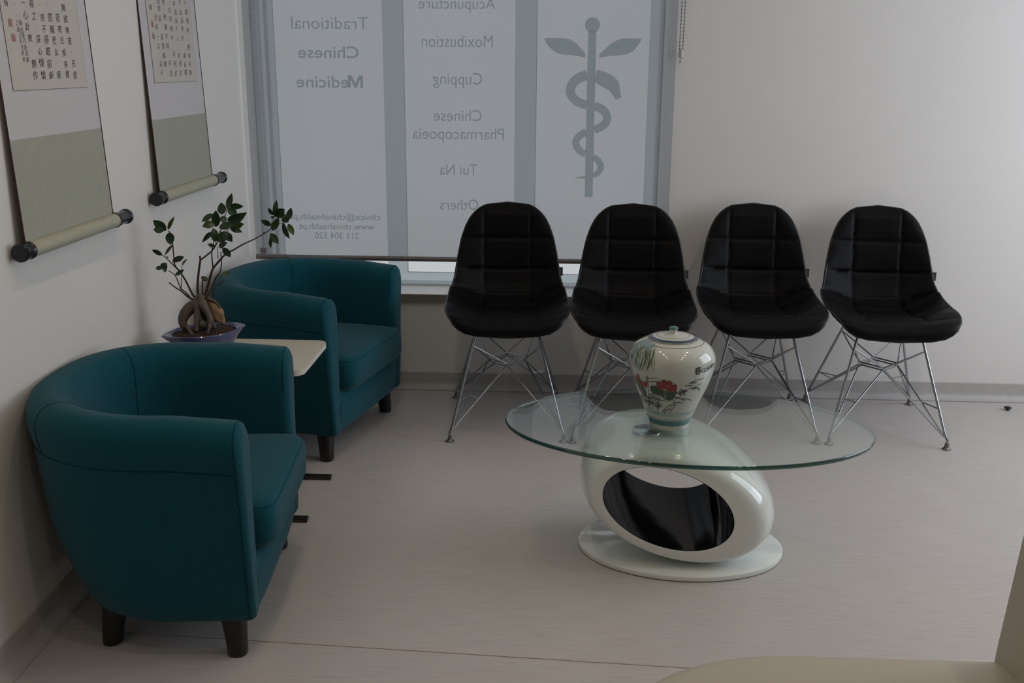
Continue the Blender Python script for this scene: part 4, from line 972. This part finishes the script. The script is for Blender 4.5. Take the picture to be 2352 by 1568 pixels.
# reeds and grasses
p = Paint()
for a, c, a2, c2, w in ((500, 720, 520, 850, .0014), (515, 720, 545, 1250, .0010), (520, 760, 660, 720, .0010), (530, 800, 640, 790, .0012), (560, 800, 700, 745, .0008), (690, 750, 860, 780, .0009), (540, 1040, 620, 1010, .0018), (560, 1050, 700, 1050, .0018), (480, 1080, 760, 1090, .0018), (520, 1140, 720, 1150, .0022), (500, 1150, 590, 1170, .002), (620, 1185, 700, 1190, .0026),
                       (850, 1100, 960, 985, .0012), (960, 985, 1110, 800, .0010), (860, 1015, 1010, 1085, .0016), (940, 1040, 1085, 1088, .0014), (850, 1110, 980, 1105, .0018), (790, 1160, 890, 1130, .0016), (810, 1260, 900, 1120, .0014), (740, 1270, 830, 1190, .002), (715, 1260, 780, 1170, .0014), (660, 1300, 668, 1150, .0012), (600, 1260, 590, 1130, .0010), (560, 1260, 540, 1120, .0012),
                       (1065, 768, 1230, 738, .0016), (1040, 785, 1135, 790, .0022), (990, 828, 1085, 822, .002), (1095, 865, 1205, 820, .001), (1065, 880, 1105, 908, .0024), (1090, 870, 1120, 905, .002), (1115, 860, 1165, 905, .0014), (1120, 865, 1178, 945, .0026), (895, 935, 950, 990, .003), (940, 900, 1000, 930, .0022), (930, 940, 1020, 900, .0022), (960, 920, 990, 990, .002), (940, 960, 1025, 925, .002), (915, 950, 940, 860, .001)):
    m_ = ((a+a2)/2+random.uniform(-8, 8), (c+c2)/2-random.uniform(4, 16))
    p.stroke([HZ(a, c), HZ(*m_), HZ(a2, c2)], w*1.3, w*.4, w*1.3)
for k in range(34):
    a = random.uniform(420, 680); c = random.uniform(1080, 1240); L = random.uniform(50, 120); d = random.uniform(-1, 1)
    p.stroke([HZ(a, c), HZ(a+d*L*.4, c-L*.3), HZ(a+d*L, c-L*random.uniform(-.1, .5))], .0013, .0004, .0014)
for k in range(14):
    a = random.uniform(430, 480); c = random.uniform(1060, 1230)
    p.stroke([HZ(a-10, c), HZ(a+18, c+10)], .0016, .0005)
p.stroke([HZ(255, 690), HZ(275, 720), HZ(268, 770)], .004, .002); p.stroke([HZ(262, 700), HZ(300, 686)], .0022, .0014)
p.done('painted_reeds', 'vink')
# brush inscription on the right
b = MB()
for ch_, a, c, w, h_ in (('春', 1142, 602, 88, 110), ('江', 1212, 606, 60, 60), ('水', 1265, 598, 52, 70), ('暖', 1315, 590, 50, 60), ('了', 1345, 595, 30, 55)):
    vs, fs, x0, x1, y0, y1 = glyph_mesh(ch_, .01)
    pv = []
    for v in vs:
        aa = a+((v[0]-x0)/(x1-x0)-.5)*w; cc = c-((v[1]-y0)/(y1-y0)-.5)*h_
        hh, zz = HZ(min(aa, 1372), cc); pv.append(onjar(hh, zz, .0008))
    b.add(pv, fs)
b.obj('painted_inscription', 'vink', jar, fix=False)

# ------------------------------------------------------------ small things
b = MB(); b.lathe([(.006, 0), (.006, .006), (.0135, .008), (.0145, .011), (.013, .0145), (.008, .0165), (.002, .017)], 24)
o = b.obj('door_stop', ['blackwood'], smooth=40); o.location = (1.874, 4.062, .0005); tag(o, 'small dark round door stop on the floor right of the chairs', 'door stop')

# cream seat whose corner shows at the lower right edge
ls = thing('lounge_seat', 'cream leatherette lounge seat cut off at the bottom right corner', 'seat', (.38, 1.10, 0))
b = MB()
def sofa(s, n=64):
    out = []
    for k in range(n):
        a = 2*PI*k/n; c, sn = math.cos(a), math.sin(a)
        e = 2.3 if c < 0 else 30
        x = abs(c)**(2/e)*(1 if c > 0 else -1); y = abs(sn)**(2/e)*(1 if sn > 0 else -1)
        out.append((x*(.375-s)+.042, y*(.381-s)+.0))
    return out
rows = [[(x, y, z) for x, y in sofa(s)] for s, z in ((.03, .30), (.008, .305), (0, .33), (0, .42), (.004, .438), (.014, .449), (.035, .4555), (.07, .458))]
b.grid(rows, True); n = 64; b.f.append(tuple(range(n))); b.f.append(tuple(range(len(b.v)-n, len(b.v)))); b.mi += [0, 0]
b.obj('seat_pad', 'cream_leather', ls, smooth=50)
b = MB(); rows = []
for x, z in ((.332, .30), (.338, .46), (.354, .68), (.372, .95)):
    rows.append([(x, -.381, z), (x, .381, z), (x+.09, .381, z), (x+.09, -.381, z)])
b.grid(rows, True); b.f.append((0, 1, 2, 3)); b.f.append(tuple(range(len(b.v)-4, len(b.v)))); b.mi += [0, 0]
b.obj('seat_back', 'cream_leather', ls, bevel=.006, smooth=40)
b = MB(); b.box(-.22, .36, -.32, .32, .06, .302); b.obj('seat_plinth', 'blackwood', ls, bevel=.004)
for x in (-.17, .31):
    for y in (-.27, .27):
        b = MB(); b.lathe([(.018, 0), (.024, .06)], 16, (x, y, 0)); b.obj('leg', 'blackwood', ls, smooth=40)

# ------------------------------------------------------------ ceiling spots (above and behind the photographer)
g = 'warm ceiling spots behind the photographer'
first = None
for x, y in ((-.35, 2.9), (-.35, 2.2), (-.35, 1.5), (-.35, .8), (1.15, 2.9), (1.15, 2.2), (1.15, 1.5), (1.15, .8)):
    if first is None:
        t = thing('ceiling_spot', 'round white ceiling spot with a warm lens', 'lamp', (x, y, ZC), 0, g); first = t
        b = MB(); b.lathe([(.030, 0), (.050, 0), (.050, -.006), (.036, -.010), (.030, -.006)], 32, caps=False); b.obj('lamp_ring', 'white_metal', t, smooth=40)
        b = MB(); b.lathe([(.001, -.0045), (.029, -.0045)], 32, caps=False); b.obj('lens', 'lampglow', t)
    else: t = dup(first, (x, y, ZC), 0, first['label'])
    l = bpy.data.lights.new('spot', 'SPOT'); l.energy = SPOT_W*4*PI; l.color = (1, .80, .58); l.spot_size = math.radians(120); l.spot_blend = .8; l.shadow_soft_size = .03
    o = bpy.data.objects.new('spot', l); o.location = (0, 0, -.02); o.parent = t; COL.objects.link(o)
